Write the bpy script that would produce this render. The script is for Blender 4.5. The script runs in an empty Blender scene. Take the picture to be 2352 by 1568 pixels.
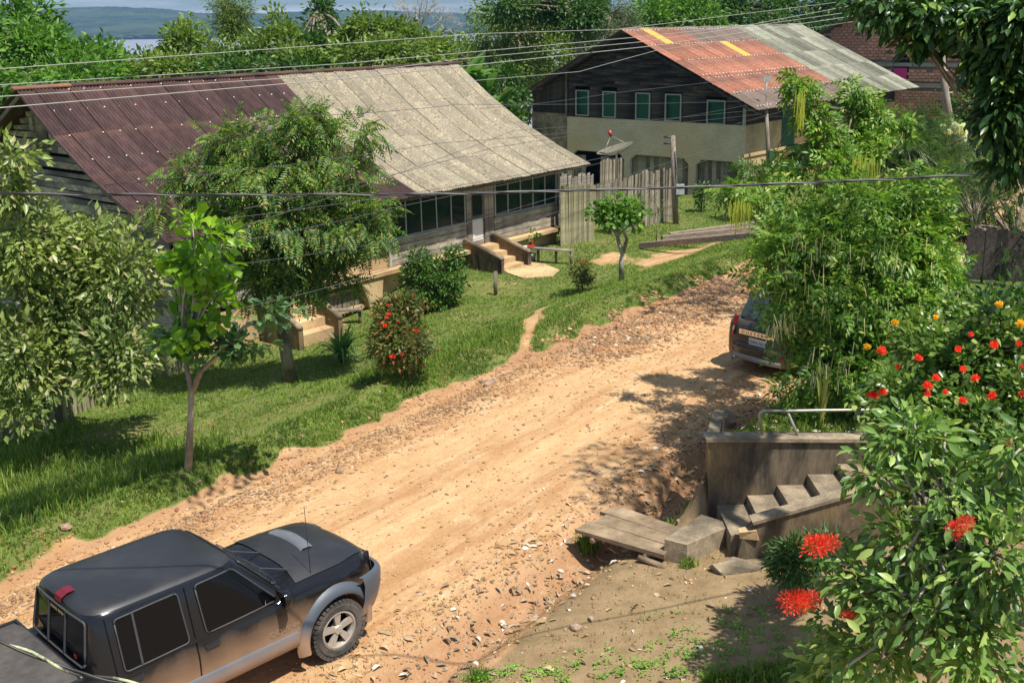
import bpy, bmesh, math, random
import numpy as np
from mathutils import Matrix, Vector
random.seed(7); R = np.random.default_rng(11)
sc = bpy.context.scene
# ---------------------------------------------------------------- camera, sky, sun, exposure
FPX = 2500.0; CAMZ = 7.0
pitch = math.atan((784 - 52) / FPX); roll = math.radians(1.0)
cp, sp, cr, sr = math.cos(pitch), math.sin(pitch), math.cos(roll), math.sin(roll)
cam_d = bpy.data.cameras.new('camera'); cam = bpy.data.objects.new('camera', cam_d); sc.collection.objects.link(cam)
cam_d.sensor_width = 36; cam_d.lens = 36 * FPX / 2352; cam_d.clip_end = 30000; cam_d.clip_start = 0.05
Rt, Up, Fw = np.array([1, 0, 0.]), np.array([0, sp, cp]), np.array([0, cp, -sp])
ir, iu = cr * Rt - sr * Up, sr * Rt + cr * Up
cam.matrix_world = Matrix(((ir[0], iu[0], -Fw[0], 0), (ir[1], iu[1], -Fw[1], 0), (ir[2], iu[2], -Fw[2], CAMZ), (0, 0, 0, 1)))
sc.camera = cam
SUN_EL, SUN_AZ = math.radians(64), math.atan2(.72, -.69)      # azimuth from +Y towards +X
SUN = np.array([math.sin(SUN_AZ) * math.cos(SUN_EL), math.cos(SUN_AZ) * math.cos(SUN_EL), math.sin(SUN_EL)])
world = bpy.data.worlds.new('World'); sc.world = world; world.use_nodes = True
wn, wl = world.node_tree.nodes, world.node_tree.links; wn.clear()
wo = wn.new('ShaderNodeOutputWorld'); bg = wn.new('ShaderNodeBackground'); sky = wn.new('ShaderNodeTexSky')
sky.sky_type = 'NISHITA'; sky.sun_disc = False; sky.sun_elevation = SUN_EL; sky.sun_rotation = SUN_AZ
sky.air_density = 1.0; sky.dust_density = 1.0
bg.inputs[1].default_value = 0.085
tcw = wn.new('ShaderNodeTexCoord'); mpw = wn.new('ShaderNodeMapping'); mpw.inputs['Scale'].default_value = (3, 3, 40)
nzw = wn.new('ShaderNodeTexNoise'); nzw.inputs['Scale'].default_value = 2.2; nzw.inputs['Detail'].default_value = 7
rpw = wn.new('ShaderNodeValToRGB'); rpw.color_ramp.elements[0].position = .46; rpw.color_ramp.elements[1].position = .68
mxw = wn.new('ShaderNodeMixRGB'); mxw.inputs['Color2'].default_value = (6.2, 6.8, 7.4, 1)
wl.new(tcw.outputs['Generated'], mpw.inputs[0]); wl.new(mpw.outputs[0], nzw.inputs[0]); wl.new(nzw.outputs[0], rpw.inputs[0])
wl.new(rpw.outputs[0], mxw.inputs[0]); tnt = wn.new('ShaderNodeMixRGB'); tnt.blend_type = 'MULTIPLY'; tnt.inputs[0].default_value = 1; tnt.inputs['Color2'].default_value = (.66, .83, 1, 1); wl.new(sky.outputs[0], tnt.inputs['Color1']); wl.new(tnt.outputs[0], mxw.inputs['Color1']); wl.new(mxw.outputs[0], bg.inputs[0]); wl.new(bg.outputs[0], wo.inputs[0])
sd = bpy.data.lights.new('sun', 'SUN'); sd.energy = 4.9; sd.angle = math.radians(.5); sd.color = (1, .95, .87)
so = bpy.data.objects.new('sun', sd); sc.collection.objects.link(so)
so.rotation_euler = Vector(SUN).to_track_quat('Z', 'Y').to_euler(); so.location = (20, 5, 40)
sc.view_settings.view_transform = 'Standard'; sc.view_settings.look = 'None'; sc.view_settings.gamma = 1
sc.view_settings.use_curve_mapping = False; sc.view_settings.exposure = 0.45
sc.cycles.max_bounces = 6; sc.cycles.transparent_max_bounces = 12; sc.cycles.use_denoising = True
sc.cycles.volume_bounces = 0; sc.cycles.caustics_reflective = False; sc.cycles.caustics_refractive = False
CAM = np.array([0, 0, CAMZ])
# ---------------------------------------------------------------- helpers
def nrm(v): v = np.asarray(v, float); return v / np.maximum(np.linalg.norm(v, axis=-1, keepdims=True), 1e-9)
def ray(x, y):
    X2, Y2 = x - 1176, 784 - y
    X, Y = X2 * cr + Y2 * sr, -X2 * sr + Y2 * cr
    return np.array([X / FPX, cp + Y / FPX * sp, -sp + Y / FPX * cp])
def atY(px, py, Y): r = ray(px, py); return CAM + r * (Y / r[1])
def smooth(x): x = np.clip(x, 0, 1); return x * x * (3 - 2 * x)
_perm = R.random((257, 257)); _perm[256] = _perm[0]; _perm[:, 256] = _perm[:, 0]
def vnoise(x, y):
    x = np.asarray(x, float) + 1000; y = np.asarray(y, float) + 1000
    xi, yi = np.floor(x).astype(int), np.floor(y).astype(int); fx, fy = smooth(x - xi), smooth(y - yi); xi %= 256; yi %= 256
    a, b, c, d = _perm[xi, yi], _perm[xi + 1, yi], _perm[xi, yi + 1], _perm[xi + 1, yi + 1]
    return a * (1 - fx) * (1 - fy) + b * fx * (1 - fy) + c * (1 - fx) * fy + d * fx * fy
def fbm(x, y): return (vnoise(x, y) + .5 * vnoise(2.1 * x + 9, 2.1 * y + 4) + .25 * vnoise(4.3 * x + 3, 4.3 * y + 7)) / 1.75
RD = np.array([.605, .796]); RL = np.array([-.796, .605]); RO = np.array([-1.2, 21.])
def ts(x, y): return (x - RO[0]) * RD[0] + (y - RO[1]) * RD[1], (x - RO[0]) * RL[0] + (y - RO[1]) * RL[1]
def xy(t, s): return RO[0] + t * RD[0] + s * RL[0], RO[1] + t * RD[1] + s * RL[1]
def hz(x, y):
    x = np.asarray(x, float); y = np.asarray(y, float); t, s = ts(x, y)
    w = (fbm(t * .35, s * .35) - .5)
    z = .016 * np.clip(t, -30, 0) + 0 * s
    z = z + .03 * np.exp(-((s + 2.6) / 1.2) ** 2) - .10 * np.exp(-((s + .28) / .28) ** 2) - .02 * np.exp(-((s + 3.9) / .4) ** 2)
    z = z - .95 * smooth((s - 1.1) / 3.6) - .55 * smooth((s - 5.5) / 3) * smooth((10 - t) / 4) - 1.2 * smooth((s - 10) / 4.5) * smooth((t - 20) / 8)
    gap = 1 - .9 * np.exp(-((t - 2.4 - s * 1.6) / .6) ** 2)
    z = z + .27 * np.exp(-((s - .5 - w * .6) / .34) ** 2) * gap * (.7 + .6 * fbm(t * .8, s * .8))
    z = z - 17.5 * np.clip((s - 24) / 90, 0, 1.1)
    near = smooth((14.3 - y) / .12 + .5)
    z = z - .38 * np.exp(-((s + 6.1 + .2 * w) / .38) ** 2) * smooth((2 - t) / 2)
    z = z + (1 - near) * 1.25 * smooth((-6.75 - s) / .6) + near * np.clip(-6.6 - s, 0, 6) * .09
    z = z + .05 * w * smooth(np.abs(s + 2.6) / 3) + .02 * (fbm(t * 2.3, s * 2.3) - .5)
    return z
_gc = {}
def G(px, py):                                   # the point of the ground seen at a photo position
    if (px, py) not in _gc: _gc[(px, py)] = G0(px, py)
    return _gc[(px, py)].copy()
def G0(px, py):
    r = ray(px, py); ks = 6 / r[1] + .08 * np.arange(1200); pp = CAM + ks[:, None] * r; b = pp[:, 2] < hz(pp[:, 0], pp[:, 1]); k = ks[int(np.argmax(b))] if b.any() else ks[-1]
    for i in range(12):
        a = k - .08 * .5 ** i; p = CAM + r * a
        if p[2] < hz(p[0], p[1]): k = a
    return CAM + r * k
def link(o): sc.collection.objects.link(o); return o
def tag(o, label=None, cat=None, group=None, kind=None):
    for k, v in (('label', label), ('category', cat), ('group', group), ('kind', kind)):
        if v: o[k] = v
    return o
def E(name, label, cat, loc=(0, 0, 0), rz=0, group=None):
    o = link(bpy.data.objects.new(name, None)); o.location = tuple(loc); o.rotation_euler = (0, 0, rz); o.empty_display_size = .2
    o['_m'] = 1
    return tag(o, label, cat, group)
def put(o, parent, worldspace):
    link(o)
    if parent is not None:
        o.parent = parent
        if worldspace and parent.type == 'EMPTY':
            o.matrix_parent_inverse = (Matrix.Translation(parent.location) @ Matrix.Rotation(parent.rotation_euler[2], 4, 'Z')).inverted()
    return o
def mesh(name, V, F, mat=None, smooth_=False):
    me = bpy.data.meshes.new(name); V = np.asarray(V, np.float32)
    if isinstance(F, np.ndarray):
        n, k = F.shape; me.vertices.add(len(V)); me.vertices.foreach_set('co', V.ravel()); me.loops.add(n * k)
        me.loops.foreach_set('vertex_index', F.astype(np.int32).ravel()); me.polygons.add(n)
        me.polygons.foreach_set('loop_start', np.arange(0, n * k, k, dtype=np.int32)); me.update(calc_edges=True); me.validate()
    else: me.from_pydata([tuple(map(float, v)) for v in V], [], [tuple(f) for f in F])
    if mat: me.materials.append(mat)
    if smooth_: me.polygons.foreach_set('use_smooth', [True] * len(me.polygons))
    return me
def mk(name, V, F, mat, parent=None, ws=False, smooth_=False, **tg):
    return tag(put(bpy.data.objects.new(name, mesh(name, V, F, mat, smooth_)), parent, ws), **tg)
def inst(name, me, parent, M, ws=False):
    o = put(bpy.data.objects.new(name, me), parent, ws); o.matrix_basis = M if isinstance(M, Matrix) else Matrix(M); return o
BOXF = [(0, 1, 3, 2), (4, 6, 7, 5), (0, 4, 5, 1), (2, 3, 7, 6), (0, 2, 6, 4), (1, 5, 7, 3)]
def boxV(a, b): return [(x, y, z) for x in (a[0], b[0]) for y in (a[1], b[1]) for z in (a[2], b[2])]
def box(name, a, b, mat, parent=None, ws=False, jit=0, **tg):
    V = np.array(boxV(a, b))
    if jit: V = V + R.uniform(-jit, jit, V.shape)
    return mk(name, V, BOXF, mat, parent, ws, **tg)
class MB:
    def __init__(s): s.V = []; s.F = []
    def add(s, V, F): n = len(s.V); s.V += [tuple(v) for v in V]; s.F += [tuple(i + n for i in f) for f in F]; return s
    def box(s, a, b): return s.add(boxV(a, b), BOXF)
    def tube(s, pts, r, n=6):
        V, F = tubeVF(pts, r, n); return s.add(V, F)
    def build(s, name, mat, parent=None, ws=False, smooth_=False, **tg): return mk(name, s.V, s.F, mat, parent, ws, smooth_, **tg)
def tubeVF(pts, r, n=6):
    pts = np.asarray(pts, float); m = len(pts); r = np.broadcast_to(r, (m,))
    T = nrm(np.gradient(pts, axis=0)); ref = np.array([0, 0, 1.]) if abs(T[0][2]) < .9 else np.array([1., 0, 0])
    V = []
    for i in range(m):
        a = nrm(np.cross(T[i], ref)); b = np.cross(T[i], a)
        for k in range(n):
            th = 2 * math.pi * k / n; V.append(pts[i] + r[i] * (a * math.cos(th) + b * math.sin(th)))
    F = [(i * n + k, i * n + (k + 1) % n, (i + 1) * n + (k + 1) % n, (i + 1) * n + k) for i in range(m - 1) for k in range(n)]
    F += [tuple(range(n))[::-1], tuple((m - 1) * n + k for k in range(n))]
    return V, F
def tube(name, pts, r, mat, parent=None, ws=False, n=8, **tg):
    V, F = tubeVF(pts, r, n); return mk(name, V, F, mat, parent, ws, True, **tg)
# ---------------------------------------------------------------- materials
def newmat(name):
    m = bpy.data.materials.new(name); m.use_nodes = True; nt = m.node_tree; b = nt.nodes['Principled BSDF']; return m, nt, b
def L(nt, a, b): nt.links.new(a, b)
def mixrgb(nt, f, a, b, mode='MIX'):
    n = nt.nodes.new('ShaderNodeMixRGB'); n.blend_type = mode
    for i, v in enumerate((f, a, b)):
        if hasattr(v, 'links'): L(nt, v, n.inputs[i])
        elif isinstance(v, (int, float)): n.inputs[i].default_value = v
        else: n.inputs[i].default_value = (*v, 1)
    return n.outputs[0]
def ramp(nt, v, p0, p1, c0=(0, 0, 0), c1=(1, 1, 1)):
    n = nt.nodes.new('ShaderNodeValToRGB'); e = n.color_ramp.elements; e[0].position, e[1].position = p0, p1
    e[0].color, e[1].color = (*c0, 1), (*c1, 1); L(nt, v, n.inputs[0]); return n.outputs[0]
def noise(nt, scale, detail=4, rough=.55, co='Object', stretch=None, distort=0):
    tc = nt.nodes.new('ShaderNodeTexCoord') if co != 'World' else nt.nodes.new('ShaderNodeNewGeometry')
    src = tc.outputs['Position' if co == 'World' else co]
    if stretch is not None:
        mp = nt.nodes.new('ShaderNodeMapping'); mp.inputs['Scale'].default_value = stretch; L(nt, src, mp.inputs[0]); src = mp.outputs[0]
    n = nt.nodes.new('ShaderNodeTexNoise'); n.inputs['Scale'].default_value = scale; n.inputs['Detail'].default_value = detail
    n.inputs['Roughness'].default_value = rough; n.inputs['Distortion'].default_value = distort; L(nt, src, n.inputs[0]); return n.outputs[0]
def bump(nt, b, h, strength=.3, dist=.02):
    n = nt.nodes.new('ShaderNodeBump'); n.inputs['Strength'].default_value = strength; n.inputs['Distance'].default_value = dist
    L(nt, h, n.inputs['Height']); L(nt, n.outputs[0], b.inputs['Normal'])
def objrand(nt):
    o = nt.nodes.new('ShaderNodeObjectInfo'); return o.outputs['Random']
def pm(name, c1, c2, scale=3, c3=None, rough=.8, bmp=.25, bd=.01, stretch=None, rnd=0, co='World', spec=.3, fine=None, lo=.35, hi=.65):
    m, nt, b = newmat(name)
    col = mixrgb(nt, ramp(nt, noise(nt, scale, 5, co=co, stretch=stretch), lo, hi), c1, c2)
    if c3: col = mixrgb(nt, ramp(nt, noise(nt, scale * .23, 3, co=co), .45, .62), col, c3)
    f = noise(nt, fine or scale * 9, 4, co=co, stretch=stretch)
    col = mixrgb(nt, .55, col, ramp(nt, f, .3, .72, (.35,) * 3, (1.0,) * 3), 'MULTIPLY')
    col = mixrgb(nt, .6, col, (1.5, 1.5, 1.5), 'MULTIPLY')
    if rnd:
        r = ramp(nt, objrand(nt), 0, 1, (1 - rnd,) * 3, (1 + rnd * .6,) * 3); col = mixrgb(nt, 1, col, r, 'MULTIPLY')
    L(nt, col, b.inputs['Base Color']); b.inputs['Roughness'].default_value = rough; b.inputs['Specular IOR Level'].default_value = spec
    bump(nt, b, f, bmp, bd); return m
def plain(name, c, rough=.5, metal=0, spec=.5, coat=0):
    m, nt, b = newmat(name); n = noise(nt, 30, 3)
    col = mixrgb(nt, ramp(nt, n, .3, .7), tuple(x * .8 for x in c), c); L(nt, col, b.inputs['Base Color'])
    b.inputs['Roughness'].default_value = rough; b.inputs['Metallic'].default_value = metal; b.inputs['Specular IOR Level'].default_value = spec
    b.inputs['Coat Weight'].default_value = coat; return m
def leafmat(name, c1, c2, c3=None, p3=.08, rough=.42, trans=.3, spec=.35):
    m, nt, b = newmat(name); g = nt.nodes.new('ShaderNodeNewGeometry')
    ad = nt.nodes.new('ShaderNodeMath'); ad.operation = 'ADD'; L(nt, g.outputs['Random Per Island'], ad.inputs[0]); L(nt, objrand(nt), ad.inputs[1])
    fr = nt.nodes.new('ShaderNodeMath'); fr.operation = 'FRACT'; L(nt, ad.outputs[0], fr.inputs[0]); r = fr.outputs[0]
    col = mixrgb(nt, r, c1, c2)
    big = ramp(nt, noise(nt, .9, 2, co='World'), .35, .65, (.72, .78, .8), (1.25, 1.2, 1.0)); col = mixrgb(nt, 1, col, big, 'MULTIPLY')
    if c3:
        mul = nt.nodes.new('ShaderNodeMath'); mul.operation = 'MULTIPLY'; mul.inputs[1].default_value = 7.31; L(nt, r, mul.inputs[0])
        f2 = nt.nodes.new('ShaderNodeMath'); f2.operation = 'FRACT'; L(nt, mul.outputs[0], f2.inputs[0])
        lt = nt.nodes.new('ShaderNodeMath'); lt.operation = 'LESS_THAN'; lt.inputs[1].default_value = p3; L(nt, f2.outputs[0], lt.inputs[0])
        col = mixrgb(nt, lt.outputs[0], col, c3)
    L(nt, col, b.inputs['Base Color']); b.inputs['Roughness'].default_value = rough; b.inputs['Specular IOR Level'].default_value = spec
    tr = nt.nodes.new('ShaderNodeBsdfTranslucent'); tc = mixrgb(nt, 1, col, (1.5, 1.7, .8), 'MULTIPLY'); L(nt, tc, tr.inputs[0])
    mx = nt.nodes.new('ShaderNodeMixShader'); mx.inputs[0].default_value = trans; out = nt.nodes['Material Output']
    L(nt, b.outputs[0], mx.inputs[1]); L(nt, tr.outputs[0], mx.inputs[2]); L(nt, mx.outputs[0], out.inputs[0]); return m
M = {}
def wood(name, a, b_, rnd=.35, st=(2, 2, 14)): return pm(name, a, b_, 3.0, rough=.85, bmp=.5, stretch=st, rnd=rnd, co='Object', fine=9)
M['wood_grey'] = pm('weathered_board', (.23, .195, .15), (.46, .40, .31), 2.0, (.12, .11, .10), rough=.9, bmp=.5, stretch=(1.2, 6, 6), rnd=.3, co='Object', fine=7)
M['picket'] = pm('weathered_picket', (.22, .18, .13), (.40, .34, .25), 2.2, (.13, .11, .08), rough=.9, bmp=.5, stretch=(6, 6, 1.2), rnd=.45, co='Object', fine=7)
M['picket_moss'] = pm('mossy_picket', (.22, .20, .11), (.36, .32, .20), 2.2, (.12, .12, .06), rough=.9, bmp=.5, stretch=(6, 6, 1.2), rnd=.4, co='Object', fine=7)
M['wood_dark'] = pm('dark_board', (.035, .028, .023), (.10, .08, .065), 2.0, (.02, .018, .018), rough=.8, bmp=.4, stretch=(6, 1.2, 6), rnd=.45, co='Object', fine=7)
M['wood_mid'] = pm('old_timber', (.12, .095, .07), (.24, .2, .15), 2.0, rough=.9, bmp=.4, stretch=(5, 5, 1), rnd=.2, co='Object', fine=7)
M['beam'] = pm('sawn_beam', (.2, .15, .12), (.32, .25, .19), 2.0, rough=.9, stretch=(1, 6, 6), rnd=.2, co='Object', fine=7)
M['plank'] = pm('trodden_plank', (.20, .14, .085), (.34, .255, .16), 2.2, (.12, .085, .05), rough=.9, bmp=.6, rnd=.15, co='World', fine=9)
M['ochre'] = pm('ochre_plaster', (.46, .32, .16), (.58, .42, .23), 1.5, (.34, .22, .12), rough=.9, bmp=.15, fine=22)
M['plaster'] = pm('grey_plaster', (.50, .41, .28), (.60, .50, .35), 1.0, (.60, .43, .24), rough=.9, bmp=.1, fine=20)
M['conc'] = pm('stained_concrete', (.03, .026, .021), (.17, .13, .085), 3.2, (.20, .14, .07), rough=.92, bmp=.5, stretch=(1.6, 1.6, .5), fine=16)
M['conc_lt'] = pm('worn_concrete', (.17, .135, .09), (.33, .26, .17), 3.5, (.10, .08, .055), rough=.92, bmp=.5, fine=22)
M['roof_dark'] = pm('rusty_dark_sheet', (.045, .024, .024), (.085, .046, .04), 1.6, (.12, .062, .045), rough=.75, bmp=.2, stretch=(2.5, 1.0, 1.0), rnd=.35, co='Object', fine=12)
M['roof_light'] = pm('lichened_fibre_cement', (.20, .17, .115), (.45, .385, .27), 11, (.28, .245, .18), rough=.9, bmp=.3, rnd=.2, co='World', fine=34)
M['roof_rust'] = pm('orange_rust_sheet', (.24, .095, .055), (.42, .18, .11), 2.6, (.16, .085, .06), rough=.75, bmp=.2, stretch=(4, .8, 1), rnd=.22, co='Object', fine=10)
M['roof_brown'] = pm('brown_sheet', (.13, .09, .07), (.2, .15, .12), 2.0, rough=.8, stretch=(4, .8, 1), rnd=.2, co='Object', fine=10)
M['roof_grey'] = pm('grey_green_sheet', (.17, .17, .13), (.29, .285, .21), 1.6, (.30, .30, .22), rough=.85, stretch=(3, .8, 1), rnd=.5, co='Object', fine=14)
M['roof_yellow'] = plain('yellow_sheet', (.65, .42, .06), .6)
M['white'] = plain('white_paint', (.75, .73, .68), .6); M['frame'] = plain('bare_window_frame', (.42, .42, .36), .6)
M['green_shut'] = pm('green_shutter', (.008, .065, .038), (.014, .10, .058), 3, rough=.5, co='Object', stretch=(8, 8, 1), fine=12)
M['curtain'] = pm('green_curtain', (.10, .32, .24), (.2, .45, .34), 3, co='Object', stretch=(12, 12, .5), fine=8)
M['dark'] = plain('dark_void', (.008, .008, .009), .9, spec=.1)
M['brick'] = pm('clay_brick', (.60, .27, .17), (.74, .38, .26), 4, (.66, .33, .22), rough=.9, rnd=.25, co='Object', fine=20)
M['mortar'] = pm('mortar', (.16, .12, .10), (.22, .18, .14), 4); M['band'] = pm('concrete_band', (.3, .26, .2), (.36, .32, .25), 3)
M['bark'] = pm('grey_bark', (.16, .125, .09), (.30, .25, .19), 6, (.10, .08, .055), rough=.9, bmp=.6, stretch=(1, 1, .4))
M['bark_pale'] = pm('pale_bark', (.34, .30, .24), (.5, .46, .38), 6, (.2, .17, .12), rough=.9, bmp=.4)
M['twig'] = pm('brown_twig', (.14, .1, .06), (.24, .18, .11), 8)
M['post'] = pm('pole_wood', (.16, .13, .1), (.30, .26, .2), 3, rough=.9, stretch=(3, 3, .4)); M['cable'] = plain('cable_black', (.02, .02, .02), .45)
M['cable_lt'] = plain('bare_aluminium_wire', (.45, .45, .42), .45, .2); M['thin'] = plain('grey_service_wire', (.10, .10, .10), .6)
M['box_grey'] = plain('meter_box', (.45, .46, .46), .5); M['red'] = plain('red_plastic', (.55, .05, .03), .4); M['pink'] = plain('pink_cloth', (.75, .05, .25), .8)
M['rail'] = plain('galvanised_pipe', (.42, .42, .33), .45, .4); M['mesh'] = plain('dish_mesh', (.30, .27, .20), .7)
M['rock'] = pm('red_rock', (.22, .14, .09), (.38, .27, .18), 5, bmp=.6, bd=.03); M['blk'] = plain('black_plastic', (.03, .03, .035), .35)
def tinted(name, col, rough=.06, k=.45, spec=.6):
    m, nt, b = newmat(name); b.inputs['Base Color'].default_value = (*col, 1); b.inputs['Roughness'].default_value = rough; b.inputs['Specular IOR Level'].default_value = spec
    tr = nt.nodes.new('ShaderNodeBsdfTransparent'); tr.inputs[0].default_value = (.5, .62, .6, 1); mx = nt.nodes.new('ShaderNodeMixShader'); mx.inputs[0].default_value = k
    L(nt, b.outputs[0], mx.inputs[1]); L(nt, tr.outputs[0], mx.inputs[2]); L(nt, mx.outputs[0], nt.nodes['Material Output'].inputs[0]); return m
M['pane'] = tinted('window_glass', (.015, .045, .045), .06, .62); M['autoglass'] = tinted('dark_auto_glass', (.004, .004, .005), .03, .0, .25)
# ---------------------------------------------------------------- ground
def terr_mat():
    m, nt, b = newmat('village_ground')
    def at(n): a = nt.nodes.new('ShaderNodeAttribute'); a.attribute_name = n; return a.outputs['Fac']
    n1 = noise(nt, .55, 4, co='World'); n2 = noise(nt, 3.2, 6, .65, co='World'); n3 = noise(nt, 22, 5, .7, co='World'); n4 = noise(nt, 75, 3, .6, co='World')
    trk = noise(nt, 1.0, 5, .6, co='World', stretch=(1.1, .9, 1), distort=.6)
    dirt = mixrgb(nt, ramp(nt, n1, .35, .65), (.50, .30, .15), (.57, .37, .195))
    dirt = mixrgb(nt, ramp(nt, trk, .42, .7), dirt, (.42, .235, .105))
    dirt = mixrgb(nt, mixrgb(nt, 1, ramp(nt, n2, .45, .75), (.55,) * 3, 'MULTIPLY'), dirt, (.60, .43, .25))
    ru = nt.nodes.new('ShaderNodeAttribute'); ru.attribute_name = 'along'; mp = nt.nodes.new('ShaderNodeMapping'); mp.inputs['Scale'].default_value = (.35, 2.6, 1); L(nt, ru.outputs['Vector'], mp.inputs[0])
    sn = nt.nodes.new('ShaderNodeTexNoise'); sn.inputs['Scale'].default_value = 1.6; sn.inputs['Detail'].default_value = 6; sn.inputs['Roughness'].default_value = .65; sn.inputs['Distortion'].default_value = .5; L(nt, mp.outputs[0], sn.inputs[0])
    dirt = mixrgb(nt, ramp(nt, sn.outputs[0], .38, .52), (.42, .235, .11), dirt); dirt = mixrgb(nt, ramp(nt, sn.outputs[0], .56, .70), dirt, (.64, .46, .27))
    dirt = mixrgb(nt, mixrgb(nt, 1, at('track'), ramp(nt, n2, .3, .7, (.3,) * 3, (.8,) * 3), 'MULTIPLY'), dirt, (.63, .42, .22))
    soil = mixrgb(nt, ramp(nt, n2, .3, .7), (.30, .16, .08), (.45, .27, .15))
    grs = mixrgb(nt, ramp(nt, n2, .3, .7), (.075, .12, .025), (.16, .20, .05)); grs = mixrgb(nt, ramp(nt, n1, .5, .75), grs, (.22, .21, .08))
    moss = mixrgb(nt, ramp(nt, n2, .32, .68), (.235, .16, .085), (.37, .265, .15)); moss = mixrgb(nt, ramp(nt, n3, .5, .75), moss, (.17, .15, .06))
    def msk(a, amt, lo, hi):
        ad = nt.nodes.new('ShaderNodeMath'); ad.operation = 'MULTIPLY_ADD'; s = mixrgb(nt, .5, n2, n3); L(nt, s, ad.inputs[0]); ad.inputs[1].default_value = amt; L(nt, a, ad.inputs[2])
        return ramp(nt, ad.outputs[0], lo, hi)
    col = mixrgb(nt, msk(at('soil'), .9, .75, 1.15), dirt, soil)
    col = mixrgb(nt, msk(at('moss'), .9, .75, 1.1), col, moss)
    col = mixrgb(nt, msk(at('grass'), .9, .8, 1.05), col, grs)
    col = mixrgb(nt, .8, col, ramp(nt, n3, .28, .62, (.70, .66, .62), (1.05,) * 3), 'MULTIPLY')
    col = mixrgb(nt, .6, col, ramp(nt, n4, .3, .55, (.7, .66, .62), (1.06,) * 3), 'MULTIPLY')
    L(nt, col, b.inputs['Base Color']); b.inputs['Roughness'].default_value = .95; b.inputs['Specular IOR Level'].default_value = .12
    bump(nt, b, mixrgb(nt, .6, n3, n4), .55, .03); return m
def masks(x, y):
    t, s = ts(x, y); n = fbm(t * .5 + 5, s * .5); n2 = fbm(t * 1.4, s * 1.4 + 8)
    grass = smooth((s + .15 + (n2 - .5) * .45) / .3) * (1 - .75 * np.exp(-((t - 2.4 - s * 1.6) / .42) ** 2) * (s < 3.6))
    grass = grass * (1 - .45 * smooth((n - .56) / .1))
    for (px, py, r) in BARE:
        d = (t - px) ** 2 / r[0] ** 2 + (s - py) ** 2 / r[1] ** 2; grass = grass * (1 - .6 * np.exp(-d))
    top = (y > 14.3) & (s < -7.2); grass = np.where(top, .45 + .5 * n2, grass)
    soil = np.exp(-((s + .05) / .3) ** 2) * .5 + .55 * np.exp(-((s + 6.0) / .8) ** 2) + .35 * smooth((t - 1) / 3) * smooth((12 - t) / 3) * smooth((s + 2.4) / 1.5) * (s < 0.3)
    moss = np.where((s < -5.6) & (~top), smooth((-6.2 - s + (n2 - .5) * 1.5) / .6) * .85, 0)
    return grass, np.clip(soil, 0, 1), moss
BARE = [(ts(*G(1210, 625)[:2])[0], ts(*G(1210, 625)[:2])[1], (1.2, .8)), (*ts(*G(1530, 595)[:2]), (1.6, .7)), (*ts(*G(1310, 700)[:2]), (.9, .25)), (*ts(*G(1640, 560)[:2]), (2.2, .8)), (*ts(*G(1400, 590)[:2]), (1.5, .6)), (*ts(*G(720, 760)[:2]), (1.3, .5))]
tl = np.concatenate([-np.geomspace(400, 15, 26), np.arange(-14.4, 44, .13), np.geomspace(45, 900, 36)])
sl = np.concatenate([-np.geomspace(500, 14, 24), np.arange(-13.4, 13, .11), np.arange(13.4, 26, .6), np.arange(27, 115, 4)])
TT, SS = np.meshgrid(tl, sl, indexing='ij'); XX, YY = xy(TT, SS); ZZ = hz(XX, YY)
tm = terr_mat(); nt_, ns_ = len(tl), len(sl)
idx = np.arange(nt_ * ns_).reshape(nt_, ns_); quads = np.stack([idx[:-1, :-1], idx[:-1, 1:], idx[1:, 1:], idx[1:, :-1]], -1).reshape(-1, 4)[:, ::-1]
sc_ = ((SS[:-1, :-1] + SS[1:, 1:]) / 2).ravel()
gmask, smask, mmask = masks(XX, YY)
for nm, sel in (('road', (sc_ > -5.3) & (sc_ < .25)), ('yard_ground', sc_ >= .25), ('bank_ground', sc_ <= -5.3)):
    q = quads[sel]; used, inv = np.unique(q, return_inverse=True)
    V = np.stack([XX.ravel(), YY.ravel(), ZZ.ravel()], 1)[used]
    o = mk(nm, V, inv.reshape(q.shape), tm, smooth_=True, kind='structure', label={'road': 'tan dirt road with pebbly edges running up to the right', 'yard_ground': 'grassy yard sloping from the road to the houses', 'bank_ground': 'brown leaf-strewn bank on the near side of the road'}[nm])
    a = o.data.attributes.new('along', 'FLOAT_VECTOR', 'POINT'); a.data.foreach_set('vector', np.stack([TT.ravel()[used], SS.ravel()[used], 0 * used], 1).astype(np.float32).ravel())
    trk_ = np.exp(-((SS + 2.1 + .15 * np.sin(TT * .3)) / .45) ** 2) + np.exp(-((SS + 3.75 + .15 * np.sin(TT * .3)) / .45) ** 2)
    for an, arr in (('grass', gmask), ('soil', smask), ('moss', mmask), ('track', trk_)):
        a = o.data.attributes.new(an, 'FLOAT', 'POINT'); a.data.foreach_set('value', arr.ravel()[used].astype(np.float32))
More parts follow.
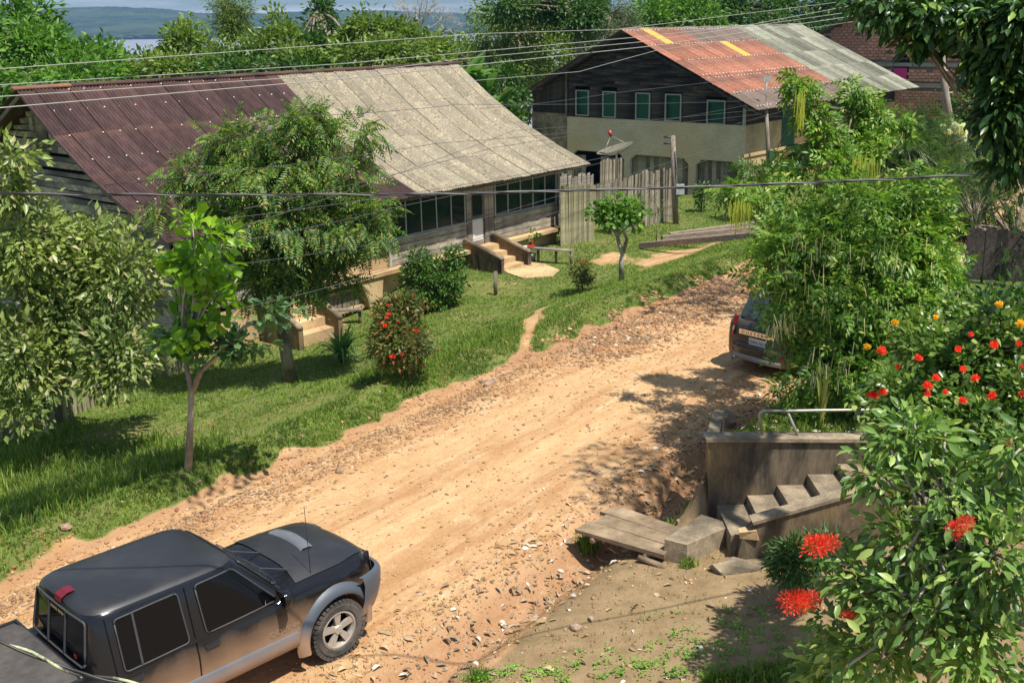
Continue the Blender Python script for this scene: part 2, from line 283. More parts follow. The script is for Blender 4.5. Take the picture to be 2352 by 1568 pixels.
# ---------------------------------------------------------------- river, far shore, hills
m, nt, b = newmat('river_water'); wv = noise(nt, .05, 4, co='World', stretch=(1, .25, 1)); L(nt, mixrgb(nt, ramp(nt, wv, .35, .65), (.24, .25, .27), (.30, .30, .32)), b.inputs['Base Color']); b.inputs['Roughness'].default_value = .35
bump(nt, b, noise(nt, .5, 3, co='World'), .3, .3)
mk('river', [(-3800, 60, -17.2), (3800, 60, -17.2), (3800, 3600, -17.2), (-3800, 3600, -17.2)], [(0, 1, 2, 3)], m, kind='structure', label='grey river beyond the trees')
fm = pm('distant_forest', (.012, .028, .014), (.04, .065, .025), .02, (.06, .08, .03), rough=1, bmp=1, bd=10, fine=.06, spec=0)
def hills(name, y0, y1, hf, xs, mat, label):
    ys = np.linspace(y0, y1, 26); X, Y = np.meshgrid(xs, ys, indexing='ij'); f = (Y - y0) / (y1 - y0)
    Z = -17.6 + hf(X, Y, f) + 7 * fbm(X * .03, Y * .03) + 5 * vnoise(X * .11, Y * .11)
    i = np.arange(X.size).reshape(X.shape); q = np.stack([i[:-1, :-1], i[1:, :-1], i[1:, 1:], i[:-1, 1:]], -1).reshape(-1, 4)
    mk(name, np.stack([X.ravel(), Y.ravel(), Z.ravel()], 1), q, mat, smooth_=True, kind='structure', label=label)
xs = np.linspace(-2600, 2600, 700)
def hh(X, Y, f):
    a = X / Y * 2500 + 1176                       # roughly the photo column
    prof = np.interp(a, [-800, 60, 200, 330, 420, 520, 640, 760, 950, 1100, 1300, 2400], [60, 88, 92, 92, 80, 66, 60, 68, 62, 52, 45, 50])
    return prof * smooth(f * 1.3) * (.9 + .2 * fbm(X * .004, Y * .004))
hills('hills', 3000, 4400, hh, xs, fm, 'long forested ridge across the river')
hills('far_shore', 2700, 3050, lambda X, Y, f: 4 + 5 * smooth(f * 2), xs, fm, 'low wooded shore of the far river bank')
# ---------------------------------------------------------------- houses
def frame_of(px, py, z, dx, dy):
    r = ray(px, py); o = CAM + r * ((z - CAMZ) / r[2]); D = np.array([dx, dy, 0]) / math.hypot(dx, dy)
    return np.array([o[0], o[1], 0]), D, np.array([-D[1], D[0], 0])
def PL(fr, px, py, **k):                         # pixel -> local (t, s, z) on a plane of the house
    P, D, S = fr; r = ray(px, py); ax, v = list(k.items())[0]
    kk = (v - (CAM - P) @ D) / (r @ D) if ax == 't' else (v - (CAM - P) @ S) / (r @ S) if ax == 's' else (v - CAMZ) / r[2]
    w = CAM + kk * r; return np.array([(w - P) @ D, (w - P) @ S, w[2]])
def W(fr, t, s, z=0): P, D, S = fr; w = P + D * t + S * s; return np.array([w[0], w[1], z])
def house(name, label, cat, fr): return E(name, label, cat, fr[0], math.atan2(fr[1][1], fr[1][0]))
def corr_mesh(name, w, Ln, waves, amp, mat):     # corrugated sheet, waves across x, length along y
    n = waves * 6 + 1; x = np.linspace(0, w, n); zz = amp * np.sin(x / w * waves * 2 * math.pi)
    V = [(a, y, c + d) for d in (0, -.006) for y in (0, Ln) for a, c in zip(x, zz)]; F = []
    for k in (0, 1):
        o = k * 2 * n
        for i in range(n - 1): F.append((o + i, o + i + 1, o + n + i + 1, o + n + i)[::1 if k == 0 else -1])
    for i in range(n - 1): F.append((i, 2 * n + i, 2 * n + i + 1, i + 1)); F.append((n + i, n + i + 1, 3 * n + i + 1, 3 * n + i))
    F += [(0, n, 3 * n, 2 * n), (n - 1, 3 * n - 1, 4 * n - 1, 2 * n - 1)]
    return mesh(name, V, F, mat)
def sheet_roof(H, t0, t1, E0, R0, rows, wsheet, matf, parent=None, name='roof_sheet', waves=7, amp=.013, zf=None, t1f=None, lift=0):
    # eave line at (s,z)=E0, ridge line at R0; each sheet is a child of its own sharing mesh data
    vec = np.array([R0[0] - E0[0], R0[1] - E0[1]]); Lt = np.linalg.norm(vec); u = vec / Lt; nrmv = np.array([-u[1], u[0]])
    if nrmv[1] < 0: nrmv = -nrmv
    meshes = {}; n = max(1, round((t1 - t0) / wsheet)); w = (t1 - t0) / n; Lr = Lt / rows
    for c in range(n):
        for r in range(rows):
            mt = matf(c / n, r, c)
            if mt is None: continue
            if mt.name not in meshes: meshes[mt.name] = corr_mesh('roof_sheet', w + .05, Lr + .14, waves, amp, mt)
            off = lift + .012 * (r + 1) + (c % 2) * .022 + random.uniform(-.004, .010)
            p = np.array(E0) + u * (Lr * r - .07 + random.uniform(-.02, .02)) + nrmv * off
            tt = t0 + c * w; dz = zf(tt, r / rows) if zf else 0
            a = random.uniform(-.006, .006)
            Mx = Matrix(((1, a * 0, 0, tt), (0, u[0], nrmv[0], p[0]), (0, u[1], nrmv[1], p[1] + dz), (0, 0, 0, 1)))
            if Mx.to_3x3().determinant() < 0: Mx = Matrix(((1, 0, 0, tt), (0, u[0], -nrmv[0], p[0]), (0, u[1], -nrmv[1], p[1] + dz), (0, 0, 0, 1)))
            inst(name, meshes[mt.name], H, Mx)
    return Lr, u, nrmv
_bm = {}
def board(name, a, b_, mat, H, jit=.006):
    a, b_ = np.array(a, float), np.array(b_, float); c = (a + b_) / 2; h = np.abs(b_ - a) / 2
    V = (np.array(boxV(-h, h)) + R.uniform(-jit, jit, (8, 3)) * (h > .03))
    o = put(bpy.data.objects.new(name, mesh(name, V, BOXF, mat)), H, False); o.location = c; return o
# ---- house 1 ------------------------------------------------------------------------------
F1 = frame_of(1285, 523, -.3, .635, .772)
H1 = house('long_house', 'long weathered plank house with half dark, half pale corrugated roof', 'house', F1)
EV, RG = (-.5, 2.0), (5.93, 5.45)
_pp = [PL(F1, 1351, 376, t=1.1), PL(F1, 1217, 300, t=1.1), PL(F1, 1112, 213, t=1.1), PL(F1, 1041, 148, t=1.1)]
PS = np.array([p[1] for p in _pp]); PZ = np.array([p[2] for p in _pp]); PS[0], PS[-1] = EV[0], RG[0]; PZ[-1] = RG[1]; print('roof', PS, PZ)
def rz_(s): return float(np.interp(s, PS, PZ))
RP = [(a, rz_(a)) for a in np.linspace(EV[0], RG[0], 5)]
EV = (EV[0], rz_(EV[0]))
def m1(f, r, c): return M['roof_brown'] if (c, r) in ((13, 2), (9, 1)) else M['roof_dark'] if c < 18 else M['roof_light']
for k_ in range(4): Lr, u1, n1_ = sheet_roof(H1, -16.85, 1.1, RP[k_], RP[k_ + 1], 1, .5, (lambda f, r, c, k_=k_: m1(f, k_, c)), waves=5, amp=.022, lift=.012 * k_)
sheet_roof(H1, -16.85, 1.1, (12.3, 2.1), (5.93, 5.43), 1, 2.2, lambda f, r, c: M['roof_dark'], waves=28)
for k in range(11):
    a = -16.9 + k * 1.65; V, F = tubeVF([(a, 5.93, 5.47 + .012 * (k % 2)), (a + 1.72, 5.93, 5.48)], .12, 8)
    V = [(x, 5.93 + (y - 5.93) * 1.25, 5.47 + max(z - 5.47, -.03) * .7) for x, y, z in V]; mk('ridge_cap', V, F, M['roof_rust'] if k == 0 else M['roof_dark'], H1, smooth_=True)
bl = MB()
for r, off in ((.16, 0), (.27, 0), (.43, .2), (.57, 0), (.72, 0), (.86, .1), (.97, 0)):
    for t in np.arange(-16.4, -8.2, .5):
        if random.random() < .8:
            ss_ = EV[0] + (RG[0] - EV[0]) * r; p = np.array([t + off, ss_, rz_(ss_) + .09]) + R.normal(0, .015, 3) * [1, 0, 0]
            bl.add([p + np.array(d) * .028 for d in ((1, 0, 0), (0, 1, .5), (-1, 0, 0), (0, -1, -.5), (0, -.3, .8))], [(0, 1, 4), (1, 2, 4), (2, 3, 4), (3, 0, 4)])
bl.build('roof_bolts', M['white'], H1, kind='stuff')
for (px, py, s1, s2, mt) in ((322, 385, .20, .09, 'roof_light'),):
    q = PL(F1, px, py, z=3.0)
    for _ in range(12): q = PL(F1, px, py, z=rz_(q[1]) + .09)
    box('roof_patch', q - [s1, s2, .0], q + [s1, s2, .03], M[mt], H1)
# eave fascia, wall plate and rafters
box('eave_beam', (-16.6, -.32, 1.80), (.95, -.26, 1.96), M['wood_mid'], H1)
box('wall_plate', (-16.1, .33, 1.78), (.45, .45, 2.24), M['wood_grey'], H1)
for sgn, sl in ((1, (-.42, 5.9)), (-1, (12.2, 5.96))):
    for t, nm in ((-16.75, 'rake_board'), (.98, 'rake_board')):
        sp_ = [(a, rz_(a) - .03) for a in PS] if sgn > 0 else [(12.2, 2.0), (5.96, 5.36)]
        for (sa, za), (sb, zb) in zip(sp_[:-1], sp_[1:]):
            V = [(t + dx, s, z + dz) for dx in (0, .04) for s, z in ((sa, za), (sb, zb)) for dz in (-.12, .0)]
            mk(nm, V, [(0, 1, 3, 2), (4, 6, 7, 5), (0, 4, 5, 1), (2, 3, 7, 6), (0, 2, 6, 4), (1, 5, 7, 3)], M['wood_mid'], H1)
for t in np.arange(-16.3, .9, 1.3): 
    B = MB()
    for a, b_ in zip(PS[:-1], PS[1:]): B.add([(t + dx, s, rz_(s) - .05 + dz) for dx in (0, .06) for s in (a + .08, b_) for dz in (-.1, .0)], BOXF)
    B.build('rafter', M['wood_mid'], H1)
# concrete skirt, ledge, floor
box('ledge', (-13.2, -.02, -.42), (.35, .34, -.3), M['ochre'], H1, jit=.008)
mb = MB()
for a, b_ in (((-16.1, .42, -2.0), (-12.6, .6, -.43)), ((-9.3, .42, -1.7), (-5.0, .6, -.43)), ((-5.0, .42, -1.4), (.38, .6, -.43)), ((-12.6, .42, -.62), (-9.3, .6, -.43)), ((-12.6, .42, -2.0), (-9.3, .6, -1.42))): mb.box(a, b_)
mb.build('base_wall', M['ochre'], H1)
box('floor', (-16, .62, -.36), (.36, 11.6, -.31), M['wood_mid'], H1)
mk('pier', [(-9.55, .05, -1.5), (-9.15, .05, -1.5), (-9.0, .05, -.43), (-9.95, .05, -.43), (-9.55, .41, -1.5), (-9.15, .41, -1.5), (-9.0, .41, -.43), (-9.95, .41, -.43)], [(0, 1, 2, 3), (5, 4, 7, 6), (4, 0, 3, 7), (1, 5, 6, 2), (3, 2, 6, 7), (4, 5, 1, 0)], M['ochre'], H1)
box('rail_board', (-12.7, .2, -1.32), (-9.6, .26, -1.2), M['ochre'], H1); box('rail_board', (-12.7, .2, -.70), (-9.6, .26, -.62), M['ochre'], H1)
t = -12.6
while t < -9.7: w = random.uniform(.13, .2); board('slat', (t, .28, -1.35), (t + w, .31, -.63 + random.uniform(-.03, .03)), M['wood_mid'], H1); t += w + random.uniform(.01, .04)
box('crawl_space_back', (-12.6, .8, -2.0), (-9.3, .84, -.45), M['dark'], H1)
# plank dado
for t0, t1 in ((-8.4, -4.76), (-3.3, .34)):
    zz = [-.29, -.11, .1, .31, .5]
    for a, b_ in zip(zz[:-1], zz[1:]): board('wall_plank', (t0, .33 + random.uniform(0, .015), a + .006), (t1, .38, b_ - .006), M['wood_grey'], H1, .01)
board('sill', (-8.42, .28, .505), (-4.74, .4, .55), M['wood_grey'], H1); board('sill', (-3.32, .28, .505), (.36, .4, .55), M['wood_grey'], H1)
def window_band(H, t0, t1, z0, z1, n, s, curt, fr=M['frame']):
    w = put(bpy.data.objects.new('window', mesh('window', *(lambda b: (b.V, b.F))(MB().box((t0, s - .03, z0), (t1, s + .03, z0 + .045)).box((t0, s - .03, z1 - .04), (t1, s + .03, z1)).box((t0, s - .031, z0 + .045), (t0 + .05, s + .031, z1 - .04)).box((t1 - .05, s - .031, z0 + .045), (t1, s + .031, z1 - .04))), fr)), H, False)
    st = (t1 - t0) / n
    for i in range(n):
        if i: put(bpy.data.objects.new('mullion', mesh('mullion', boxV((t0 + i * st - .022, s - .035, z0 + .047), (t0 + i * st + .022, s + .035, z1 - .042)), BOXF, fr)), w, False)
        put(bpy.data.objects.new('pane', mesh('pane', boxV((t0 + i * st + .024, s - .004, z0 + .047), (t0 + (i + 1) * st - .024, s + .004, z1 - .042)), BOXF, M['pane'])), w, False)
        if i in curt:
            a0, a1 = t0 + i * st + .05, t0 + (i + 1) * st - .05; n_ = 13; xs_ = np.linspace(a0, a1, n_); ys_ = s + .14 + .025 * np.sin(np.arange(n_) * 1.9)
            V = [(x, y, z) for z in (z0 + random.choice((.06, .45)), z1 - .05) for x, y in zip(xs_, ys_)]
            put(bpy.data.objects.new('curtain', mesh('curtain', V, [(k, k + 1, n_ + k + 1, n_ + k) for k in range(n_ - 1)], M['curtain'])), w, False)
window_band(H1, -8.35, -4.8, .552, 1.77, 5, .36, (3,)); window_band(H1, -3.27, .28, .552, 1.77, 5, .36, (1, 2, 3, 4))
box('inner_wall', (-16, 2.4, -.3), (.3, 2.45, 3.2), pm('inner_green', (.10, .22, .17), (.16, .30, .23), 2), H1)
# door bay
for a, b_ in ((-4.74, -4.5), (-3.82, -3.62), (-3.6, -3.46), (-3.45, -3.34)): board('jamb_board', (a, .34, -.3), (b_, .385, 1.78), M['wood_grey'], H1)
D1 = put(bpy.data.objects.new('door', mesh('door', *(lambda b: (b.V, b.F))(MB().box((-4.48, .37, -.29), (-3.84, .41, .72)).box((-4.48, .37, .72), (-4.41, .41, 1.6)).box((-3.91, .37, .72), (-3.84, .41, 1.6)).box((-4.41, .37, 1.5), (-3.91, .41, 1.6))), M['wood_grey'])), H1, False)
for nm, a, b_, mt in (('door_pane', (-4.41, .385, .72), (-3.91, .395, 1.5), 'pane'), ('door_panel', (-4.43, .362, -.14), (-3.9, .369, .60), 'white'), ('handle', (-3.9, .335, .52), (-3.87, .37, .6), 'blk')):
    put(bpy.data.objects.new(nm, mesh(nm, boxV(a, b_), BOXF, M[mt])), D1, False)
board('lintel', (-4.5, .345, 1.6), (-3.82, .4, 1.78), M['wood_grey'], H1)
# left bay: plaster dado, dark windows
box('dado_wall', (-13.2, .36, -.29), (-8.45, .44, .5), M['ochre'], H1); board('corner_post', (-8.46, .3, -.29), (-8.36, .42, 1.78), M['frame'], H1)
window_band(H1, -13.1, -8.48, .52, 1.77, 6, .39, ())
for a in np.arange(-.25, 1.7, .21): board('wall_plank', (-16.05, .36, a), (-13.22, .4, a + .2), M['wood_grey'], H1)
board('corner_post', (.34, .31, -.3), (.44, .46, 1.78), M['wood_grey'], H1)
def roof_z1(s): return (rz_(s) if s < 5.93 else RG[1] - (s - 5.93) * .525) - .13
def gable(H, t, s0, s1, z0, z1, rz, mat, hgt, th=.035, skip=None, nm='gable_plank', seg=(1, 3)):
    z = z0
    while z < z1:
        h = hgt * random.uniform(.85, 1.12); ss = np.arange(s0, s1 + .01, .1); ok = [q for q in ss if rz(q) > z + h * .5]
        if len(ok) > 3:
            a, b_ = ok[0], ok[-1]; cuts = sorted([a, b_] + [random.uniform(a, b_) for _ in range(random.randint(*seg))])
            for i in range(len(cuts) - 1):
                p, q = cuts[i], cuts[i + 1]
                if q - p < .25: cuts[i + 1] = p; continue
                segs = [(p, q)]
                for (wa, wb, wz0, wz1) in (skip or ()):
                    if z < wz1 and z + h > wz0:
                        segs = [x for (u, v) in segs for x in ([(u, v)] if v <= wa or u >= wb else [(u, wa), (wb, v)]) if x[1] - x[0] > .06]
                for (u, v) in segs:
                    za, zb, zc, zd = z + .004, min(z + h - .004, rz(u)), min(z + h - .004, rz(v)), 0
                    dt = random.uniform(0, .012); y0, y1 = u + .003, v - .003; c = ((y0 + y1) / 2, z)
                    V = [(-th / 2 - dt, y0 - c[0], za - z), (-th / 2 - dt, y1 - c[0], za - z), (-th / 2 - dt, y1 - c[0], zc - z), (-th / 2 - dt, y0 - c[0], zb - z)]
                    V += [(th / 2, y, zz_) for _, y, zz_ in V]
                    o = put(bpy.data.objects.new(nm, mesh(nm, V, [(0, 1, 2, 3)[::-1], (4, 5, 6, 7), (0, 4, 5, 1)[::-1], (1, 5, 6, 2)[::-1], (2, 6, 7, 3)[::-1], (3, 7, 4, 0)[::-1]], mat(u, z) if callable(mat) else mat)), H, False); o.location = (t, c[0], c[1])
        z += h
gable(H1, -16.1, .45, 11.4, -1.9, 5.3, roof_z1, lambda s, z: M['wood_grey'] , .2)
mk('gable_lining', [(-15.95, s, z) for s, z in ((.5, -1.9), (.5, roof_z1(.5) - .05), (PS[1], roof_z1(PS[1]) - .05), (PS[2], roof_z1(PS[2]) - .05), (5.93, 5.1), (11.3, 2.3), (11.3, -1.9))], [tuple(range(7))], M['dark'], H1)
gable(H1, .36, .5, 11.4, -1.2, 5.3, roof_z1, M['wood_grey'], .35, seg=(0, 0))
q0 = PL(F1, 74, 265, t=-16.14); q1 = PL(F1, 116, 358, t=-16.14)
for k in range(5): zz = q1[2] + (q0[2] - q1[2]) * k / 5; board('pale_board', (-16.17, min(q0[1], q1[1]), zz), (-16.13, max(q0[1], q1[1]), zz + abs(q0[2] - q1[2]) / 5 - .01), M['conc_lt'], H1)
# front steps
def stair(H, t0, t1, n, s_top, run, zt, zb, wall=.16):
    for a in (t0, t1 - wall):
        nm = 'stair_cheek'; P_ = [(s_top, zt + .32), (s_top - .12, zt + .34), (s_top - n * run - .12, zb + .55), (s_top - n * run - .2, zb + .5), (s_top - n * run - .2, zb - .3), (s_top, zb - .3)]
        V = [(x, y, z) for x in (a, a + wall) for y, z in P_]; k = len(P_); F = [tuple(range(k)), tuple(range(k, 2 * k))[::-1]] + [(i, i + k, (i + 1) % k + k, (i + 1) % k) for i in range(k)]
        mk(nm, V, F, M['conc'], H)
        V, F = tubeVF([(a + wall / 2, s_top, zt + .33), (a + wall / 2, s_top - n * run - .14, zb + .55), (a + wall / 2, s_top - n * run - .2, zb + .5)], wall * .55, 8); mk('coping', V, F, M['conc_lt'], H, smooth_=True)
    for i in range(n):
        z1 = zt - (zt - zb) * i / n; box('step', (t0 + wall, s_top - (i + 1) * run, zb - .3), (t1 - wall, s_top - i * run - .004, z1 - .003 * i), M['ochre'] if i else M['ochre'], H, jit=.006)
stair(H1, -5.0, -3.4, 4, .3, .36, -.33, -.98)
q = PL(F1, 745, 668, z=-.55); stair(H1, -13.6, -12.0, 4, .3, .36, -.4, -1.4)
# ---- house 2 ------------------------------------------------------------------------------
F2 = frame_of(1705, 415, -.9, .655, .756)
H2 = house('two_storey_house', 'black plank house on plaster ground floor, orange-rust and grey roof', 'house', F2)
E2, R2 = (-1.1, 2.72), (7.07, 6.5)
def m2(f, r, c):
    if c < 13: return M['roof_brown'] if r == 0 or (r == 4 and c > 5) else (M['roof_yellow'] if (c, r) in ((2, 4), (8, 3)) else M['roof_rust'])
    return M['roof_grey']
Lr2, u2, n2_ = sheet_roof(H2, -.85, 19.8, E2, R2, 5, .9, m2, waves=5, amp=.03)
sheet_roof(H2, -.85, 19.8, (14.2, 3.0), (7.07, 6.48), 1, 2.5, lambda f, r, c: M['roof_brown'], waves=14, amp=.02)
for k in range(11): box('ridge_cap', (-.9 + k * 1.88, 6.9, 6.52), (1.0 + k * 1.88, 7.24, 6.56 + .008 * (k % 2)), M['frame'] if k < 4 else M['roof_grey'], H2)
bl = MB()
for r in (.02, .18, .36, .4, .58, .78, .97):
    for t in np.arange(-.6, 10.8 if r > .1 else 8, .33):
        if random.random() < .85:
            p = np.array([t, *(np.array(E2) + u2 * 9.0 * r + n2_ * .1)]); bl.add([p + np.array(d) * .04 for d in ((1, 0, 0), (0, 1, .5), (-1, 0, 0), (0, -1, -.5), (0, -.3, .8))], [(0, 1, 4), (1, 2, 4), (2, 3, 4), (3, 0, 4)])
bl.build('roof_bolts', M['white'], H2, kind='stuff')
def roof_z2(s): return (E2[1] + (s - E2[0]) * (R2[1] - E2[1]) / (R2[0] - E2[0]) if s < 7.07 else R2[1] - (s - 7.07) * .49) - .16
wins = [(9.72, 10.64, 1.93, 3.33), (7.89, 8.78, 1.9, 3.31), (5.67, 6.6, 1.88, 3.29), (3.73, 4.73, 1.86, 3.28), (1.13, 2.2, 1.84, 3.05)]
gable(H2, .05, .08, 11.24, 1.86, 6.4, roof_z2, M['wood_dark'], .16, skip=[(a - .06, b - .0 + .06, c - .06, d + .06) for a, b, c, d in wins])
t = 11.3
while t < 13.8: w = random.uniform(.15, .2); board('vertical_board', (.02, t, 2.02), (.06, t + w - .008, roof_z2(t + w)), M['wood_dark'], H2); t += w
for i, (a, b_, c, d) in enumerate(wins):
    w = put(bpy.data.objects.new('window', mesh('window', *(lambda b: (b.V, b.F))(MB().box((-.03, a, c), (.06, a + .06, d)).box((-.03, b_ - .06, c), (.06, b_, d)).box((-.031, a + .06, c), (.061, b_ - .06, c + .06)).box((-.031, a + .06, d - .06), (.061, b_ - .06, d))), M['frame'])), H2, False)
    dd = .03 if i in (1, 2) else .14
    n = 5; st = (b_ - a - .12) / n
    for k in range(n): put(bpy.data.objects.new('shutter_board', mesh('shutter_board', boxV((dd, a + .06 + k * st + .004, c + .06), (dd + .02, a + .06 + (k + 1) * st - .004, d - .06)), BOXF, M['green_shut'])), w, False)
board('corner_post', (-.06, 11.22, 1.9), (.0, 11.32, 4.4), M['wood_mid'], H2); board('corner_post', (-.06, -.02, 1.86), (.06, .1, 2.75), M['frame'], H2)
for s0, z0, s1, z1, in ((-1.05, 2.62, 7.07, 6.38), (14.15, 2.9, 7.07, 6.38)):
    V = [(-.83 + dx, s, z + dz) for dx in (0, .05) for s, z in ((s0, z0), (s1, z1)) for dz in (-.14, 0)]; mk('rake_board', V, BOXF, M['wood_dark'], H2)
box('purlin', (-.8, 11.1, 4.28), (.0, 11.3, 4.4), M['wood_mid'], H2); box('purlin', (-.8, 13.0, 3.3), (.0, 13.1, 3.4), M['wood_mid'], H2)
mb = MB()
for a, b_ in (((0, .02, .0), (.22, 11.24, 1.85)), ((0, .02, -2.6), (.22, .3, 0)), ((0, 2.75, -2.6), (.22, 3.2, 0)), ((0, 6.9, -2.6), (.22, 7.3, 0)), ((0, 10.9, -2.6), (.22, 11.24, 0))): mb.box(a, b_)
mb.build('plaster_wall', M['plaster'], H2); box('plaster_wall', (.03, 11.25, -2.6), (.22, 13.85, 2.0), M['conc_lt'], H2)
for s, z in ((.36, -.14), (2.69, -.14), (3.26, -.14), (6.84, -.14), (7.36, -.14), (10.84, -.14)):
    sg = 1 if s in (.36, 3.26, 7.36) else -1; b0 = s - sg * .06
    mk('arch_corner', [(x, y, zz_) for x in (.01, .2) for y, zz_ in ((b0, .0), (b0, -.3), (b0 + sg * .32, .0))], [(0, 1, 2), (3, 5, 4), (0, 3, 4, 1), (1, 4, 5, 2), (2, 5, 3, 0)], M['plaster'], H2)
for s0, s1, hole in ((.32, 2.73, 0), (3.22, 6.88, 0), (7.32, 10.88, 1)):
    t = s0
    while t < s1 - .05:
        w = min(random.uniform(.2, .3), s1 - t)
        if not (hole and (8.9 < t < 9.9)): board('opening_board', (.24, t, -2.5), (.27, t + w - .015, -.02 - random.uniform(0, .04) - (.25 if hole else 0)), M['wood_grey'] if random.random() < .7 else M['wood_mid'], H2)
        t += w
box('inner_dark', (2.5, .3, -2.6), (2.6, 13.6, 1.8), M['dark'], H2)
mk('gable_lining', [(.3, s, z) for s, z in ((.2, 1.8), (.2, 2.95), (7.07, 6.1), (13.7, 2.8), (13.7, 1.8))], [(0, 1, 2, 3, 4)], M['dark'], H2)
# right side wall
mb = MB(); mb.box((.23, .0, -2.6), (19, .2, .3)); mb.box((.23, .02, .3), (4.0, .2, 1.85)); mb.box((5.6, .02, .3), (19, .2, 1.85)); mb.build('side_wall', M['ochre'], H2)
box('string_course', (-.06, -.08, .26), (19, .0, .42), M['ochre'], H2)
for a in np.arange(1.87, 2.9, .17):
    for t0, t1 in ((.1, 3.98), (5.62, 12), (12.02, 19)): board('wall_plank', (t0, .03, a), (t1, .07, a + .16), M['wood_dark'], H2)
D2 = put(bpy.data.objects.new('door', mesh('door', boxV((4.02, .06, .34), (5.58, .1, 2.5)), BOXF, M['green_shut'])), H2, False)
for k in range(6): put(bpy.data.objects.new('door_board', mesh('door_board', boxV((4.06 + k * .25, .035, .4), (4.28 + k * .25, .058, 2.45)), BOXF, M['green_shut'])), D2, False)
q = PL(F2, 1740, 1020 / 3, s=-.02); box('meter_recess', (3.0, -.03, -.15), (3.25, .0, .1), M['dark'], H2)
mk('stair_block', [(x, y, z) for y in (-1.2, -.09) for x, z in ((4.1, -1.6), (4.1, .2), (4.6, .42), (5.6, .2), (8.6, -1.0), (8.6, -1.6))], [tuple(range(6))[::-1], tuple(range(6, 12))] + [(i, (i + 1) % 6, (i + 1) % 6 + 6, i + 6)[::-1] for i in range(6)], M['ochre'], H2)
# ---- brick house --------------------------------------------------------------------------
F3 = F2
H3 = E('brick_house', 'unplastered red brick house with concrete bands and pink cloth at its window', 'house', F2[0], math.atan2(F2[1][1], F2[1][0]))
TB = 24.0
pk = PL(F2, 2040, -2, t=TB); el = PL(F2, 1868, 84, t=TB); er = PL(F2, 2235, 112, t=TB); bb = PL(F2, 2200, 262, t=TB)
sl_ = (pk[2] - el[2]) / (el[1] - pk[1])
def rz3(s): return pk[2] - abs(s - pk[1]) * sl_ - .12
sR, sL = er[1] + .5, el[1] + 6
w0, w1 = PL(F2, 2055, 126, t=TB), PL(F2, 2085, 178, t=TB)
mk('wall_core', [(TB + dx, s, z) for dx in (.08, .3) for s, z in ((sR, -2.5), (sR, rz3(sR)), (pk[1], rz3(pk[1])), (sL, rz3(sL)), (sL, -2.5))], [(0, 1, 2, 3, 4), (9, 8, 7, 6, 5)], M['mortar'], H3)
bz0, bz1 = PL(F2, 2100, 196, t=TB)[2], PL(F2, 2000, 148, t=TB)[2]
box('concrete_band', (TB - .02, sR, bz0 - .15), (TB + .07, sL, bz0 + .15), M['band'], H3); box('concrete_band', (TB - .02, sR, bz1 - .12), (TB + .07, sL, bz1 + .12), M['band'], H3)
bmesh_ = mesh('brick', boxV((-.04, -.178, -.083), (.04, .178, .083)), BOXF, M['brick']); rest = MB(); cnt = 0; cand = []
z = -1.2; row = 0
while z < pk[2]:
    for s in np.arange(sR + .2, sL - .2, .39):
        s_ = s + (row % 2) * .195
        if z + .1 > rz3(s_) or abs(z - bz0) < .25 or abs(z - bz1) < .21 or (min(w0[1], w1[1]) < s_ < max(w0[1], w1[1]) and w1[2] < z < w0[2]): continue
        if random.random() < .012: continue
        cand.append((s_, z, abs(s_ - 1.5 * 0 - (pk[1] - 1)) + abs(z - 3.5)))
    z += .195; row += 1
cand.sort(key=lambda c: c[2])
for i, (s_, z, _) in enumerate(cand):
    if i < 290: inst('brick', bmesh_, H3, Matrix.Translation((TB + random.uniform(.0, .02), s_, z)))
    else: rest.box((TB - .03 + random.uniform(0, .02), s_ - .178, z - .083), (TB + .05, s_ + .178, z + .083))
rest.build('brickwork', M['brick'], H3, kind='stuff')
W3 = box('window', (TB + .05, min(w0[1], w1[1]), w1[2] - .2), (TB + .07, max(w0[1], w1[1]), w0[2]), M['dark'], H3)
tag(box('pink_cloth', (0, -.45, 0), (.03, .45, .75), M['pink'], None), 'bright pink cloth hanging in the window of the brick house', 'cloth').matrix_world = Matrix.Translation(tuple(W(F2, TB - .1, (w0[1] + w1[1]) / 2, w1[2] - .15))) @ Matrix.Rotation(math.atan2(F2[1][1], F2[1][0]), 4, 'Z')
sheet_roof(H3, TB - .6, TB + 12, (sR - .8, rz3(sR) - .3), (pk[1], pk[2]), 3, 1.1, lambda f, r, c: M['roof_grey'], waves=6, amp=.02)
sheet_roof(H3, TB - .6, TB + 12, (sL + .4, rz3(sL) - .1), (pk[1], pk[2] - .02), 1, 3.2, lambda f, r, c: M['roof_grey'], waves=14, amp=.02)
